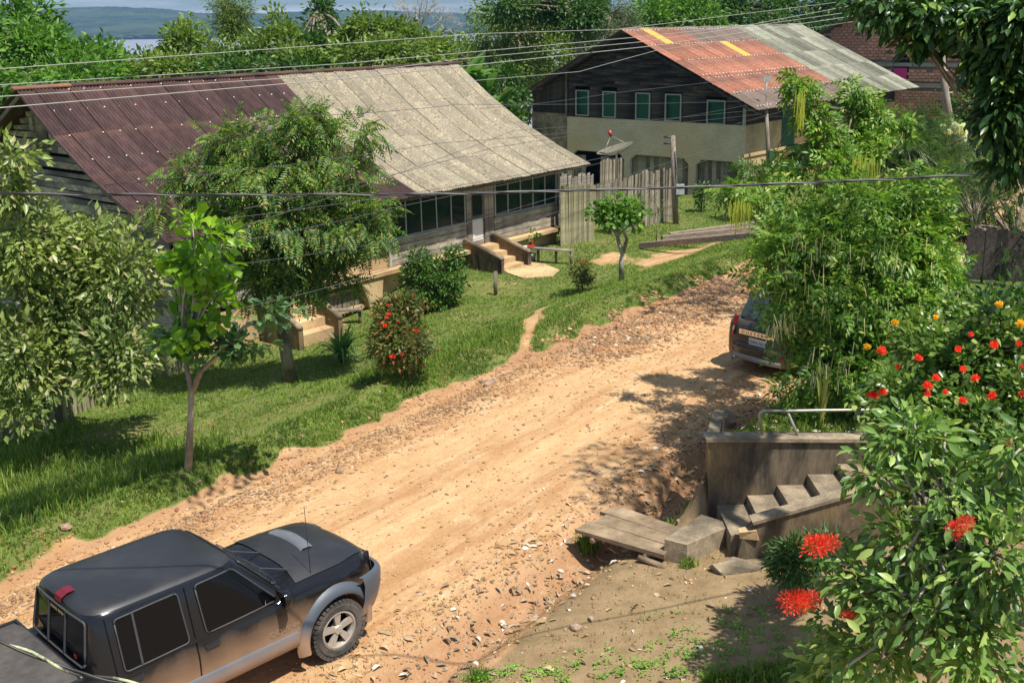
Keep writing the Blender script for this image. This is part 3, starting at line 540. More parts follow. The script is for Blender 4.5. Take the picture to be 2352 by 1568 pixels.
# ---------------------------------------------------------------- fences
def topz(px, py, top): q = G(px, py); return float(atY(px, top, q[1])[2] - q[2])
def fence(name, label, pts, h, mat, w=.11, gap=.02, rails=2, group=None, hv=.08, tops=None, sink=.12, cat='fence'):
    pts = [np.array(p[:2]) for p in pts]; H = E(name, label, cat, (*pts[0], float(hz(*pts[0]))), group=group)
    for a, b_ in zip(pts[:-1], pts[1:]):
        d = b_ - a; Ln = np.linalg.norm(d); d /= Ln; ang = math.atan2(d[1], d[0]); x = 0
        for k in range(rails):
            f = (.25 + .5 * k); p, q = a, b_; nv = np.array([-d[1], d[0]]) * .04
            hh0 = (h(0) if callable(h) else h); hh1 = (h(1) if callable(h) else h)
            tube('rail', [(*(p + nv), float(hz(*p)) + hh0 * f), (*(q + nv), float(hz(*q)) + hh1 * f)], .03, mat, H, True, 4)
        while x < Ln:
            ww = w * random.uniform(.75, 1.25); p = a + d * (x + ww / 2); hh_ = (h(x / Ln) if callable(h) else h) * random.uniform(1 - hv, 1 + hv)
            V = np.array(boxV((-ww / 2, -.012, -sink), (ww / 2, .012, hh_))); V[[1, 3], 2] += random.uniform(-.05, .05); V[[5, 7], 2] += random.uniform(-.05, .05)
            o = put(bpy.data.objects.new('picket', mesh('picket', V, BOXF, mat)), H, True)
            o.location = (*p, float(hz(*p))); o.rotation_euler = (random.uniform(-.02, .02), random.uniform(-.03, .03), ang + random.uniform(-.08, .08)); x += ww + gap * random.uniform(0, 2)
    return H
fence('picket_fence', 'low leaning picket fence below the big left tree', [G(-60, 1030), G(150, 965), G(300, 895), G(420, 850)], .95, M['picket_moss'], .10, .03, hv=.12)
a = W(F1, .62, .3); b_ = W(F1, .62, .3) + np.array([*(G(1362, 552)[:2] - G(1290, 566)[:2]), 0])
fence('board_fence', 'tall grey-green board fence beside the end of the long house', [G(1287, 566), G(1360, 552)], lambda f: topz(1287, 566, 430) * (1 - f) + topz(1360, 552, 424) * f, M['picket_moss'], .13, .004, hv=.02)
fence('board_fence', 'weathered fence of loose upright boards between the two houses', [G(1404, 540), G(1545, 505)], lambda f: topz(1404, 540, 418) * (1 - f) + topz(1545, 505, 382) * f, M['picket'], .14, .012, hv=.05)
fence('board_fence', 'darker board fence standing behind the small umbrella tree', [G(1362, 498), G(1410, 492)], lambda f: topz(1385, 495, 424), M['picket'], .13, .006, hv=.03)
fence('board_fence', 'patchwork upper fence of short grey boards above the eave corner', [G(1284, 540), G(1362, 525)], lambda f: topz(1284, 540, 402) * (1 - f) + topz(1362, 525, 400) * f, M['wood_grey'], .16, .0, hv=.04)
fence('board_fence', 'short slatted screen with gaps under the satellite dish', [G(1378, 470), G(1424, 464)], lambda f: topz(1400, 467, 366), M['picket'], .13, .02, hv=.03)
fence('board_fence', 'grey board fence in front of the brick house', [atY(2040, 250, 60)[:2], atY(2160, 300, 53)[:2]], 2.3, M['picket'], .2, .01, hv=.04)
Fd = fence('board_fence', 'dark shaded board fence behind the red flower hedge', [atY(2205, 690, 24)[:2], atY(2420, 690, 23.5)[:2]], 1.15, M['wood_dark'], .22, .0, hv=.01)
# ---------------------------------------------------------------- vehicles
def catmull(xs, ys, x):                          # smooth interpolation
    return np.interp(x, xs, ys)
def car_paint(name, c, dust, zt, zb, rough=.22, coat=.6, topdust=0.0):
    m, nt, b = newmat(name); tc = nt.nodes.new('ShaderNodeTexCoord'); sx = nt.nodes.new('ShaderNodeSeparateXYZ'); L(nt, tc.outputs['Object'], sx.inputs[0])
    mr = nt.nodes.new('ShaderNodeMapRange'); mr.inputs['From Min'].default_value = zt; mr.inputs['From Max'].default_value = zb; L(nt, sx.outputs[2], mr.inputs[0])
    nz = noise(nt, 2.3, 5, .6); ad = nt.nodes.new('ShaderNodeMath'); ad.operation = 'MULTIPLY_ADD'; L(nt, nz, ad.inputs[0]); ad.inputs[1].default_value = .45; L(nt, mr.outputs[0], ad.inputs[2])
    f = ramp(nt, ad.outputs[0], .30, 1.2); f2 = mixrgb(nt, 1, f, (.92,) * 3, 'MULTIPLY')
    fl = ramp(nt, noise(nt, 1.7, 6, .65), .45, .8); fl = mixrgb(nt, 1, fl, (topdust,) * 3, 'MULTIPLY'); f3 = mixrgb(nt, 1, f2, fl, 'LIGHTEN')
    L(nt, mixrgb(nt, f3, c, dust), b.inputs['Base Color'])
    L(nt, mixrgb(nt, f3, (rough,) * 3, (.75,) * 3), b.inputs['Roughness']); b.inputs['Coat Weight'].default_value = coat * .3; b.inputs['Coat Roughness'].default_value = .12; return m
DUST = (.36, .22, .13)
M['paint'] = car_paint('dusty_black_paint', (.008, .008, .010), DUST, .98, .42, .16, .6)
M['roofpaint'] = car_paint('dull_sunburnt_black_paint', (.020, .021, .024), (.085, .08, .075), .3, -.5, .38, .2, .3)
M['clad'] = car_paint('grey_plastic_cladding', (.075, .09, .11), DUST, .62, .36, .5, 0)
M['tonneau'] = pm('tonneau_cover', (.05, .046, .044), (.085, .075, .066), 1.5, (.11, .085, .065), rough=.75, bmp=.1, co='Object')
M['rubber'] = pm('dusty_tyre', (.05, .047, .043), (.12, .10, .085), 4, rough=.9, co='Object'); M['alloy'] = plain('dusty_alloy', (.50, .45, .38), .45, .35)
M['trim'] = plain('grey_rubber_trim', (.05, .053, .055), .6); M['lamp_red'] = plain('red_lens', (.35, .01, .02), .2); M['lens'] = plain('clear_lens', (.6, .55, .5), .15)
M['chrome'] = plain('chrome', (.7, .68, .64), .2, .9); M['gold'] = plain('gold_print', (.8, .5, .25), .5); M['plate'] = plain('plate_white', (.65, .68, .7), .4)
def supy(y, b, n): return (1 - min(abs(y) / b, .999) ** n) ** (1 / n)
def loft_body(stx, prof, name, mat, parent):     # prof(x) -> list of (y, z) from sill to centre line
    V = []; k = None
    for x in stx:
        p = prof(x); p = p + [(-y, z) for y, z in p[::-1][1:]]; k = len(p); V += [(x, y, z) for y, z in p]
    F = [(i * k + j, i * k + j + 1, (i + 1) * k + j + 1, (i + 1) * k + j) for i in range(len(stx) - 1) for j in range(k - 1)]
    F += [(i * k + k - 1, i * k, (i + 1) * k, (i + 1) * k + k - 1) for i in range(len(stx) - 1)]
    F += [tuple(range(k))[::-1], tuple((len(stx) - 1) * k + j for j in range(k))]
    me = mesh(name, V, F, mat, True); return me
def dense(p, n=5):                               # rounds a half profile
    p = np.array(p, float); out = []
    m = len(p); q = np.vstack([2 * p[0] - p[1], p, [(-p[-2][0], p[-2][1])]])
    for i in range(1, m):
        for u in np.linspace(0, 1, n, endpoint=False):
            a, b_, c, d = q[i - 1], q[i], q[i + 1], q[i + 2] if i + 2 < len(q) else q[i + 1]
            out.append(tuple(.5 * ((2 * b_) + (-a + c) * u + (2 * a - 5 * b_ + 4 * c - d) * u * u + (-a + 3 * b_ - 3 * c + d) * u ** 3)))
    return out + [tuple(p[-1])]
def cut_wells(me, wells, parent, name):
    o = put(bpy.data.objects.new(name, me), parent, False); bm = bmesh.new(); bm.from_mesh(me); bmesh.ops.recalc_face_normals(bm, faces=bm.faces); bm.to_mesh(me); bm.free()
    cut = bmesh.new()
    for (x, y, r, d) in wells: bmesh.ops.create_cone(cut, cap_ends=True, segments=36, radius1=r, radius2=r, depth=d, matrix=Matrix.Translation((x, y, .37)) @ Matrix.Rotation(math.pi / 2, 4, 'X'))
    cm = bpy.data.meshes.new('cutter'); cut.to_mesh(cm); cut.free(); co = link(bpy.data.objects.new('cutter', cm)); co.parent = parent
    md = o.modifiers.new('b', 'BOOLEAN'); md.operation = 'DIFFERENCE'; md.object = co; md.solver = 'EXACT'
    bpy.context.view_layer.update(); dg = bpy.context.evaluated_depsgraph_get(); nm = bpy.data.meshes.new_from_object(o.evaluated_get(dg)); o.modifiers.clear(); o.data = nm
    bpy.data.objects.remove(co); nm.name = name; return o
def wheel(parent, x, y, side, r=.36, w=.25, spokes=5, rimr=.225):
    def lathe(prof, n=40):
        V = [(math.cos(2 * math.pi * k / n) * rr, yy, math.sin(2 * math.pi * k / n) * rr) for rr, yy in prof for k in range(n)]
        return V, [(i * n + k, i * n + (k + 1) % n, (i + 1) * n + (k + 1) % n, (i + 1) * n + k) for i in range(len(prof) - 1) for k in range(n)]
    s = side; wv = w / 2
    V, F = lathe([(rimr + .005, -s * wv * .6), (rimr + .005, s * wv * .8), (rimr + .03, s * wv), (r - .05, s * wv * 1.04), (r - .012, s * wv * .86), (r, s * wv * .6), (r, -s * wv * .6), (r - .02, -s * wv * .95), (rimr, -s * wv)])
    T = MB().add(V, F)
    for k in range(38):
        for j, (ya, yb) in enumerate(((.45, .98), (-.98, -.45), (-.3, .3))):
            a = 2 * math.pi * (k + .5 * (j % 2)) / 38; c, d = math.cos(a), math.sin(a); da = .055; P_ = []
            for rr in (r - .03, r + .011):
                for yy in (s * wv * ya, s * wv * yb):
                    for aa in (a - da, a + da): P_.append((math.cos(aa) * rr, yy, math.sin(aa) * rr))
            T.add(P_, [(0, 1, 3, 2), (4, 6, 7, 5), (0, 4, 5, 1), (2, 3, 7, 6), (0, 2, 6, 4), (1, 5, 7, 3)])
    Wp = put(bpy.data.objects.new('wheel', mesh('wheel', T.V, T.F, M['rubber'])), parent, False); Wp.location = (x, y, r)
    V, F = lathe([(rimr + .012, s * wv * .86), (rimr - .012, s * wv * .9), (rimr - .028, s * wv * .55), (rimr - .04, -s * wv * .5)]); B = MB().add(V, F)
    for k in range(spokes):
        for dlt in (-.13, .13):
            a = 2 * math.pi * k / spokes + .35; a0, a1 = a + dlt * .9, a + dlt * .8; P_ = []
            for rr, ww, yy in ((.055, .022, .74), (rimr - .005, .027, .82)):
                aa = a0 if rr < .1 else a1; cx, cz = math.cos(aa) * rr, math.sin(aa) * rr; px_, pz_ = -math.sin(aa) * ww, math.cos(aa) * ww
                for y_ in (yy, yy - .28): P_ += [(cx - px_, s * wv * y_, cz - pz_), (cx + px_, s * wv * y_, cz + pz_)]
            B.add(P_, [(0, 1, 5, 4), (2, 6, 7, 3), (0, 4, 6, 2), (1, 3, 7, 5)])
    V, F = lathe([(0.001, s * wv * .86), (.05, s * wv * .84), (.07, s * wv * .66), (.075, s * wv * .2)], 20); B.add(V, F)
    put(bpy.data.objects.new('rim', mesh('rim', B.V, B.F, M['alloy'])), Wp, False)
    V, F = lathe([(.001, s * wv * .15), (rimr - .03, s * wv * .15)], 24); put(bpy.data.objects.new('brake_disc', mesh('brake_disc', V, F, M['dark'])), Wp, False)
    return Wp
def quadpatch(name, fn, outline, mat, parent, n=10, off=0.0):   # patch on a surface; outline = 4 corners in (u, v), rounded
    P_ = rounded(outline, .045); c = np.mean(P_, 0); V = [fn(*c, off)]; rings = [.35, .7, 1.0]
    for f in rings: V += [fn(*(c + (p - c) * f), off) for p in P_]
    m_ = len(P_); F = [(0, 1 + i, 1 + (i + 1) % m_) for i in range(m_)]
    for r_ in range(len(rings) - 1): F += [(1 + r_ * m_ + i, 1 + (r_ + 1) * m_ + i, 1 + (r_ + 1) * m_ + (i + 1) % m_, 1 + r_ * m_ + (i + 1) % m_) for i in range(m_)]
    return put(bpy.data.objects.new(name, mesh(name, V, F, mat, True)), parent, False)
def rounded(c, r, n=4):
    c = [np.array(p, float) for p in c]; out = []
    for i in range(len(c)):
        a, b_, d = c[i - 1], c[i], c[(i + 1) % len(c)]; u, v = nrm(a - b_), nrm(d - b_); p, q = b_ + u * r, b_ + v * r
        out += [(1 - k) ** 2 * p + 2 * k * (1 - k) * b_ + k * k * q for k in np.linspace(0, 1, n)]
        L_ = np.linalg.norm(d - v * r - q)
        out += [q + v * L_ * k for k in (.25, .5, .75)]
    return np.array(out)
def outline_tube(name, fn, outline, r, mat, parent, off, rr=.045):
    P_ = rounded(outline, rr); P_ = [fn(*p, off) for p in P_]; P_.append(P_[0]); V, F = tubeVF(P_, r, 5)
    return put(bpy.data.objects.new(name, mesh(name, V, F, mat, True)), parent, False)
def text(name, s, size, mat, parent, Mx, ext=.003, sx=1.0, al='LEFT'):
    c = bpy.data.curves.new(name, 'FONT'); c.body = s; c.size = size; c.extrude = ext; c.align_x = al; c.materials.append(mat)
    tmp = link(bpy.data.objects.new('tmp', c)); bpy.context.view_layer.update(); me = bpy.data.meshes.new_from_object(tmp.evaluated_get(bpy.context.evaluated_depsgraph_get()))
    bpy.data.objects.remove(tmp); me.name = name; o = put(bpy.data.objects.new(name, me), parent, False); o.matrix_basis = Mx @ Matrix.Diagonal((sx, 1, 1, 1)); return o
# ---- pickup (front axle at x = 0, forward +x, left +y) --------------------------------------
PK = E('pickup_truck', 'dusty black double cab pickup with grey wheel arches parked at bottom left', 'pickup', (-2.69, 11.87, -.13), math.radians(45.5))
sx_ = [-4.45, -4.4, -4.2, -3.0, -2.9, -2.7, -1.5, -.7, -.4, -.1, .2, .4, .55, .66, .74, .79]
ysd = [.74, .78, .80, .81, .81, .82, .83, .83, .83, .82, .80, .77, .72, .64, .52, .40]
ztp = [1.06, 1.1, 1.1, 1.1, 1.06, 1.06, 1.06, 1.10, 1.20, 1.19, 1.17, 1.14, 1.10, 1.04, .98, .93]
def pprof(x):
    y, z = np.interp(x, sx_, ysd), np.interp(x, sx_, ztp); zs = min(z - .07, 1.04)
    return dense([(y - .08, .36), (y - .01, .42), (y + .015, .58), (y + .02, .78), (y - .015, zs - .06), (y - .10, zs + .02), (y * .55, z - .012), (0, z)], 4)
st = np.concatenate([np.linspace(-4.45, -4.2, 4), np.linspace(-4.0, -.6, 16), np.linspace(-.5, .79, 18)])
cut_wells(loft_body(st, pprof, 'body', M['paint'], PK), [(0, -.8, .43, .62), (0, .8, .43, .62), (-3.12, -.8, .43, .62), (-3.12, .8, .43, .62)], PK, 'body')
def zf_(z): return np.clip((z - 1.0) / .6, 0, 1.15)
def gx0(z): return -.44 - (z - 1.0) * 1.08 - .10 * max(0, z - 1.5)      # windscreen line
def gx1(z): return -2.88 + (z - 1.0) * .16
def gb(z): return .815 - .26 * (z - 1.0) - 1.1 * max(0, z - 1.55) ** 1.3
rings = [(.98, 0), (1.1, 0), (1.2, 0), (1.35, 0), (1.5, 0), (1.57, 0), (1.60, .010), (1.63, .04), (1.650, .10), (1.662, .25), (1.668, .5)]
NG = 7.5
def gpt(z, th, ins=0, off=0):
    a0, a1, b_ = gx0(min(z, 1.6)) - ins, gx1(min(z, 1.6)) + ins, gb(min(z, 1.6)) - ins; xc, a = (a0 + a1) / 2, (a0 - a1) / 2
    c, s = math.cos(th), math.sin(th); k = (abs(c) ** NG + abs(s) ** NG) ** (-1 / NG); return (xc + (a + off) * c * k, (b_ + off) * s * k, z)
V = [gpt(z, 2 * math.pi * i / 64, ins) for z, ins in rings for i in range(64)]; F = [(r * 64 + i, r * 64 + (i + 1) % 64, (r + 1) * 64 + (i + 1) % 64, (r + 1) * 64 + i) for r in range(len(rings) - 1) for i in range(64)] + [tuple((len(rings) - 1) * 64 + i for i in range(64))]
mk('cab', V[:64 * 7], [f for f in F if max(f) < 64 * 7], M['paint'], PK, smooth_=True)
mk('roof_panel', V[64 * 6:], [tuple(i - 64 * 6 for i in f) for f in F if min(f) >= 64 * 6], M['roofpaint'], PK, smooth_=True)
def side(sgn):
    def fn(x, z, off=0):
        a0, a1, b_ = gx0(min(z, 1.6)), gx1(min(z, 1.6)), gb(min(z, 1.6)); xc, a = (a0 + a1) / 2, (a0 - a1) / 2
        return (x, sgn * (b_ * supy(x - xc, a, NG) + off), z)
    return fn
def rearf(y, z, off=0): a0, a1, b_ = gx0(min(z, 1.6)), gx1(min(z, 1.6)), gb(min(z, 1.6)); xc, a = (a0 + a1) / 2, (a0 - a1) / 2; return (xc - a * supy(y, b_, NG) - off, y, z)
def frontf(y, z, off=0): a0, a1, b_ = gx0(min(z, 1.6)), gx1(min(z, 1.6)), gb(min(z, 1.6)); xc, a = (a0 + a1) / 2, (a0 - a1) / 2; return (xc + a * supy(y, b_, NG) + off, y, z)
for sg in (-1, 1):
    fn = side(sg)
    fw = [(-1.66, 1.55), (-1.2, 1.56), (-.74, 1.05), (-1.64, 1.03)]; rw = [(-2.55, 1.53), (-1.86, 1.55), (-1.84, 1.02), (-2.55, 1.0)]
    for nm, ol in (('front_door_window', fw), ('rear_door_window', rw)):
        g = quadpatch(nm, fn, ol, M['autoglass'], PK, off=.010); outline_tube('seal', fn, ol, .010, M['trim'], g, .012)
        # belt strip
    g = put(bpy.data.objects.new('window_divider', mesh('window_divider', *tubeVF([fn(-2.36, 1.53, .014), fn(-2.37, 1.02, .014)], .014, 6), M['trim'])), PK, False)
    for nm, x0, x1 in (('front_door', -1.76, -.52), ('rear_door', -2.62, -1.78)):
        def bs(x, z, off=0): 
            p = pprof(x); ys_, zs_ = [q[0] for q in p], [q[1] for q in p]; k = np.interp(z, zs_[:18], ys_[:18]); return (x, sg * (k + off), z)
        zs_ = np.linspace(.50, .985, 8); xs2 = np.linspace(x0, x1, 8); V = [bs(x, z, .009) for z in zs_ for x in xs2]
        Dr = put(bpy.data.objects.new(nm, mesh(nm, V, [(r * 8 + c, r * 8 + c + 1, (r + 1) * 8 + c + 1, (r + 1) * 8 + c) for r in range(7) for c in range(7)], M['paint'], True)), PK, False)
        hx = x0 + .08; a = bs(hx, .90, .012); put(bpy.data.objects.new('handle', mesh('handle', *(lambda q: (q.V, q.F))(MB().box((hx, min(a[1], a[1] + sg * .02), .865), (hx + .15, max(a[1], a[1] + sg * .02), .90)).box((hx - .01, min(a[1], a[1] + sg * .006), .84), (hx + .165, max(a[1], a[1] + sg * .006), .925))), M['blk'])), Dr, False)
        put(bpy.data.objects.new('seam', mesh('seam', *tubeVF([bs(x0 - .01, z, .004) for z in np.linspace(.48, 1.0, 8)] + [fn(x0 - .01, z, .006) for z in np.linspace(1.04, 1.56, 5)], .006, 4), M['dark'])), Dr, False)
    # cladding along the sill
    V = []; xs2 = np.linspace(-2.66, -.56, 10)
    for x in xs2: y = np.interp(x, sx_, ysd); V += [(x, sg * (y + .02), .60), (x, sg * (y + .055), .57), (x, sg * (y + .05), .42), (x, sg * (y - .03), .36)]
    mk('sill_cladding', V, [(i * 4 + j, i * 4 + j + 1, i * 4 + 5 + j, i * 4 + 4 + j) for i in range(9) for j in range(3)], M['clad'], PK, smooth_=True)
    for wx in (0, -3.12):
        V = []; n_ = 22
        for k in range(n_ + 1):
            th = math.radians(-14 + 208 * k / n_); c, s_ = math.cos(th), math.sin(th); y = np.interp(wx + c * .45, sx_, ysd)
            for rr, yy in ((.435, y - .02), (.432, y + .075), (.455, y + .088), (.53, y + .045), (.56, y - .0)): V.append((wx + c * rr * 1.02, sg * yy, .37 + s_ * rr))
        mk('wheel_arch', V, [(i * 5 + j, i * 5 + j + 1, i * 5 + 6 + j, i * 5 + 5 + j) for i in range(n_) for j in range(4)], M['clad'], PK, smooth_=True)
        wheel(PK, wx, sg * .755, sg)
    th = np.linspace(0, 2 * math.pi, 13)[:-1]; V = []
    for x_, k in ((-.80, .9), (-.79, 1.0), (-.72, .95), (-.67, .55)): V += [(x_ , sg * (.94 + .115 * k * np.sign(math.cos(t_)) * abs(math.cos(t_)) ** .6), 1.12 + .10 * k * np.sign(math.sin(t_)) * abs(math.sin(t_)) ** .6) for t_ in th]
    mr = mk('mirror', V, [tuple(range(12))] + [(i * 12 + j, i * 12 + (j + 1) % 12, (i + 1) * 12 + (j + 1) % 12, (i + 1) * 12 + j) for i in range(3) for j in range(12)] + [tuple(36 + j for j in range(12))], M['paint'], PK, smooth_=True)
    put(bpy.data.objects.new('mirror_arm', mesh('mirror_arm', *tubeVF([(-.74, sg * .78, 1.06), (-.74, sg * .86, 1.09)], .03, 6), M['blk'])), mr, False)
    hl = [(.62, sg * .70, .80), (.72, sg * .56, .80), (.755, sg * .45, .80), (.735, sg * .45, .97), (.70, sg * .55, 1.0), (.60, sg * .69, 1.02)]
    hl = [(x + .02, y * 1.01, z) for x, y, z in hl]; mk('headlight', hl, [(0, 1, 4, 5), (1, 2, 3, 4)] if sg < 0 else [(5, 4, 1, 0), (4, 3, 2, 1)], M['lens'], PK, smooth_=True)
text('lettering', 'COLINA', .098, M['chrome'], PK, Matrix(((1, 0, 0, -.93), (0, 0, -1, -.862), (0, 1, 0, .655), (0, 0, 0, 1))), .002, 1.15)
rwo = [(-.60, 1.09), (.60, 1.09), (.55, 1.55), (-.55, 1.55)]
g = quadpatch('rear_window', rearf, rwo, M['autoglass'], PK, off=.010); outline_tube('seal', rearf, rwo, .014, M['trim'], g, .012)
for y in (-.19, .19): put(bpy.data.objects.new('divider', mesh('divider', *tubeVF([rearf(y, 1.1, .016), rearf(y, 1.54, .016)], .011, 5), M['trim'])), g, False)
stk = MB()
for k in range(14):
    if k == 7: continue
    y = .15 - k * .022; p = rearf(y, 1.50, .014); stk.box((p[0] - .002, p[1] - .008, 1.475 + .012 * (k % 3 == 1)), (p[0], p[1] + .008, 1.52 - .008 * (k % 2)))
put(bpy.data.objects.new('sticker', mesh('sticker', stk.V, stk.F, M['gold'])), g, False); p = rearf(-.42, 1.16, .014); put(bpy.data.objects.new('sticker', mesh('sticker', boxV((p[0] - .002, -.45, 1.14), (p[0], -.40, 1.18)), BOXF, M['red'])), g, False)
wso = [(-.70, 1.17), (.70, 1.17), (.56, 1.555), (-.56, 1.555)]
m, nt, b = newmat('windscreen'); b.inputs['Base Color'].default_value = (.03, .045, .045, 1); b.inputs['Roughness'].default_value = .05; b.inputs['Specular IOR Level'].default_value = .9; M['wind'] = m
g = quadpatch('windscreen', frontf, wso, M['wind'], PK, off=.008); outline_tube('seal', frontf, wso, .012, M['blk'], g, .01)
for y0 in (-.45, .15): put(bpy.data.objects.new('wiper', mesh('wiper', *tubeVF([(-.42, y0 - .1, 1.2), frontf(y0 + .1, 1.24, .03), frontf(y0 + .38, 1.25, .025)], .008, 5), M['trim'])), g, False)
br = MB(); V = [(x, y, z) for x, z in ((-2.80, 1.585), (-2.785, 1.64), (-2.72, 1.672), (-2.64, 1.676)) for y in (-.075, -.05, .05, .075)]; mk('brake_light', V, [(i * 4 + j, i * 4 + j + 1, i * 4 + 5 + j, i * 4 + 4 + j) for i in range(3) for j in range(3)], plain('dark_red_lens', (.16, .01, .02), .25), PK)
# hood panel with bulge and scoop
V = []; us = np.linspace(-.42, .70, 16); vs = np.linspace(-1, 1, 21)
for x in us:
    for v in vs:
        hw = np.interp(x, [-.42, .2, .55, .70], [.70, .68, .60, .46]); y = v * hw; p = pprof(x); z = np.interp(abs(y), [q[0] for q in p[::-1]][:10], [q[1] for q in p[::-1]][:10])
        bul = .035 * smooth((.44 - abs(y)) / .09) * smooth((.52 - x) / .2) * smooth((x + .35) / .12); V.append((x - (0 if x > -.4 else .02 * v * v), y, z + .012 + bul))
mk('hood', V, [(i * 21 + j, (i + 1) * 21 + j, (i + 1) * 21 + j + 1, i * 21 + j + 1) for i in range(15) for j in range(20)], M['roofpaint'], PK, smooth_=True)
V = []; 
for v in np.linspace(-1, 1, 15): y = v * .34; x0 = -.02 + .05 * (1 - v * v); zt = 1.285 - .03 * v * v; V += [(x0 - .085, y, 1.232), (x0 - .05, y, zt), (x0 + .045, y, zt - .004), (x0 + .09, y, 1.232)]
mk('hood_scoop', V, [(i * 4 + j, i * 4 + 4 + j, i * 4 + 5 + j, i * 4 + 1 + j) for i in range(14) for j in range(3)], plain('grey_scoop', (.15, .16, .175), .3), PK, smooth_=True)
# bumper
V = []; n_ = 24
for k in range(n_ + 1):
    v = -1 + 2 * k / n_; y = .90 * np.sign(v) * abs(v) ** .75; x = .90 - .52 * abs(v) ** 4.2
    for dx, z in ((-.09, .93 - .10 * (1 - abs(v) ** 3)), (-.02, .90 - .10 * (1 - abs(v) ** 3)), (.0, .78), (.0, .60), (-.04, .48), (-.10, .38)): V.append((x + dx, y + (.0 if z > .7 else -.02 * v), z))
mk('front_bumper', V, [(i * 6 + j, i * 6 + j + 1, i * 6 + 7 + j, i * 6 + 6 + j) for i in range(n_) for j in range(5)], M['clad'], PK, smooth_=True)
box('grille', (.70, -.42, .72), (.80, .42, .92), M['blk'], PK)
V = [(x, y, 1.135 + .012 * math.cos(y * 2) - (.03 if abs(y) > .74 else 0)) for x in (-4.3, -3.6, -2.98) for y in np.linspace(-.78, .78, 9)]
mk('tonneau_cover', V, [(i * 9 + j, i * 9 + 9 + j, i * 9 + 10 + j, i * 9 + j + 1)[::-1] for i in range(2) for j in range(8)], M['tonneau'], PK, smooth_=True)
mk('bed_rail', *tubeVF([(-2.97, -.79, 1.12), (-2.97, .79, 1.12)], .022, 6), M['blk'], PK, smooth_=True)
for sg in (-1, 1): mk('bed_rail', *tubeVF([(-4.3, sg * .79, 1.11), (-2.97, sg * .79, 1.11)], .022, 6), M['blk'], PK, smooth_=True)
tube('antenna', [(-.20, -.66, 1.1), (-.22, -.66, 1.95)], .004, M['blk'], PK, n=5)
# ---- SUV ------------------------------------------------------------------------------------
M['suv'] = car_paint('dark_olive_brown_paint', (.045, .038, .030), (.22, .16, .10), .55, .1, .25, .5)
SV = E('suv', 'dark brown compact SUV parked half hidden behind the yellow-green shrub', 'car', (0, 0, 0), 0)
hd = math.radians(40); fwd = np.array([math.cos(hd), math.sin(hd)]); lf = np.array([-fwd[1], fwd[0]])
c0 = G(1690, 838)[:2]; org = c0 - lf * .70 - fwd * .22          # rear axle 0.8 m behind; origin = rear bumper centre
SV.location = (*org, float(hz(*org)) + .0); SV.rotation_euler = (0, 0, hd)
bx = [0.0, .03, .10, .25, .5, 1.5, 3.0, 3.6, 3.9, 4.15, 4.28]; by = [.70, .76, .82, .87, .89, .89, .88, .86, .80, .68, .5]; bz_ = [.98, 1.02, 1.05, 1.07, 1.07, 1.05, 1.02, .98, .92, .82, .7]
def sprof(x): y, z = np.interp(x, bx, by), np.interp(x, bx, bz_); return dense([(y - .12, .26), (y - .02, .34), (y, .5), (y - .0, .72), (y - .03, z - .1), (y - .09, z - .02), (y * .5, z), (0, z + .01)], 4)
cut_wells(loft_body(np.concatenate([np.linspace(0, .4, 8), np.linspace(.6, 3.4, 12), np.linspace(3.5, 4.28, 8)]), sprof, 'body', M['suv'], SV), [(.82, -.85, .37, .5), (.82, .85, .37, .5), (3.45, -.85, .37, .5), (3.45, .85, .37, .5)], SV, 'body')
def s_pt(z, th, ins=0):
    f = (z - 1.0) / .65; a1 = .10 + f * .30 + ins; a0 = 3.15 - f * .95 - ins; b_ = .83 - f * .19 - ins; xc, a = (a0 + a1) / 2, (a0 - a1) / 2
    c, s = math.cos(th), math.sin(th); k = (abs(c) ** 5 + abs(s) ** 5) ** -.2; return (xc + a * c * k, b_ * s * k, z)
rr_ = [(.98, 0), (1.15, 0), (1.3, 0), (1.45, 0), (1.55, .02), (1.60, .08), (1.63, .2), (1.645, .45)]
V = [s_pt(z, 2 * math.pi * i / 48, ins) for z, ins in rr_ for i in range(48)]
mk('cabin', V, [(r * 48 + i, r * 48 + (i + 1) % 48, (r + 1) * 48 + (i + 1) % 48, (r + 1) * 48 + i) for r in range(7) for i in range(48)] + [tuple(7 * 48 + i for i in range(48))], M['suv'], SV, smooth_=True)
def srear(y, z, off=0):
    f = (z - 1.0) / .65; a1 = .10 + f * .30; a0 = 3.15 - f * .95; b_ = .83 - f * .19; xc, a = (a0 + a1) / 2, (a0 - a1) / 2; return (xc - a * (1 - min(abs(y) / b_, .999) ** 5) ** .2 - off, y, z)
def sside(sg):
    def fn(x, z, off=0):
        f = (z - 1.0) / .65; a1 = .10 + f * .30; a0 = 3.15 - f * .95; b_ = .83 - f * .19; xc, a = (a0 + a1) / 2, (a0 - a1) / 2; return (x, sg * (b_ * (1 - min(abs(x - xc) / a, .999) ** 5) ** .2 + off), z)
    return fn
g = quadpatch('rear_window', srear, [(-.60, 1.10), (.60, 1.10), (.52, 1.50), (-.52, 1.50)], M['wind'], SV, off=.012)
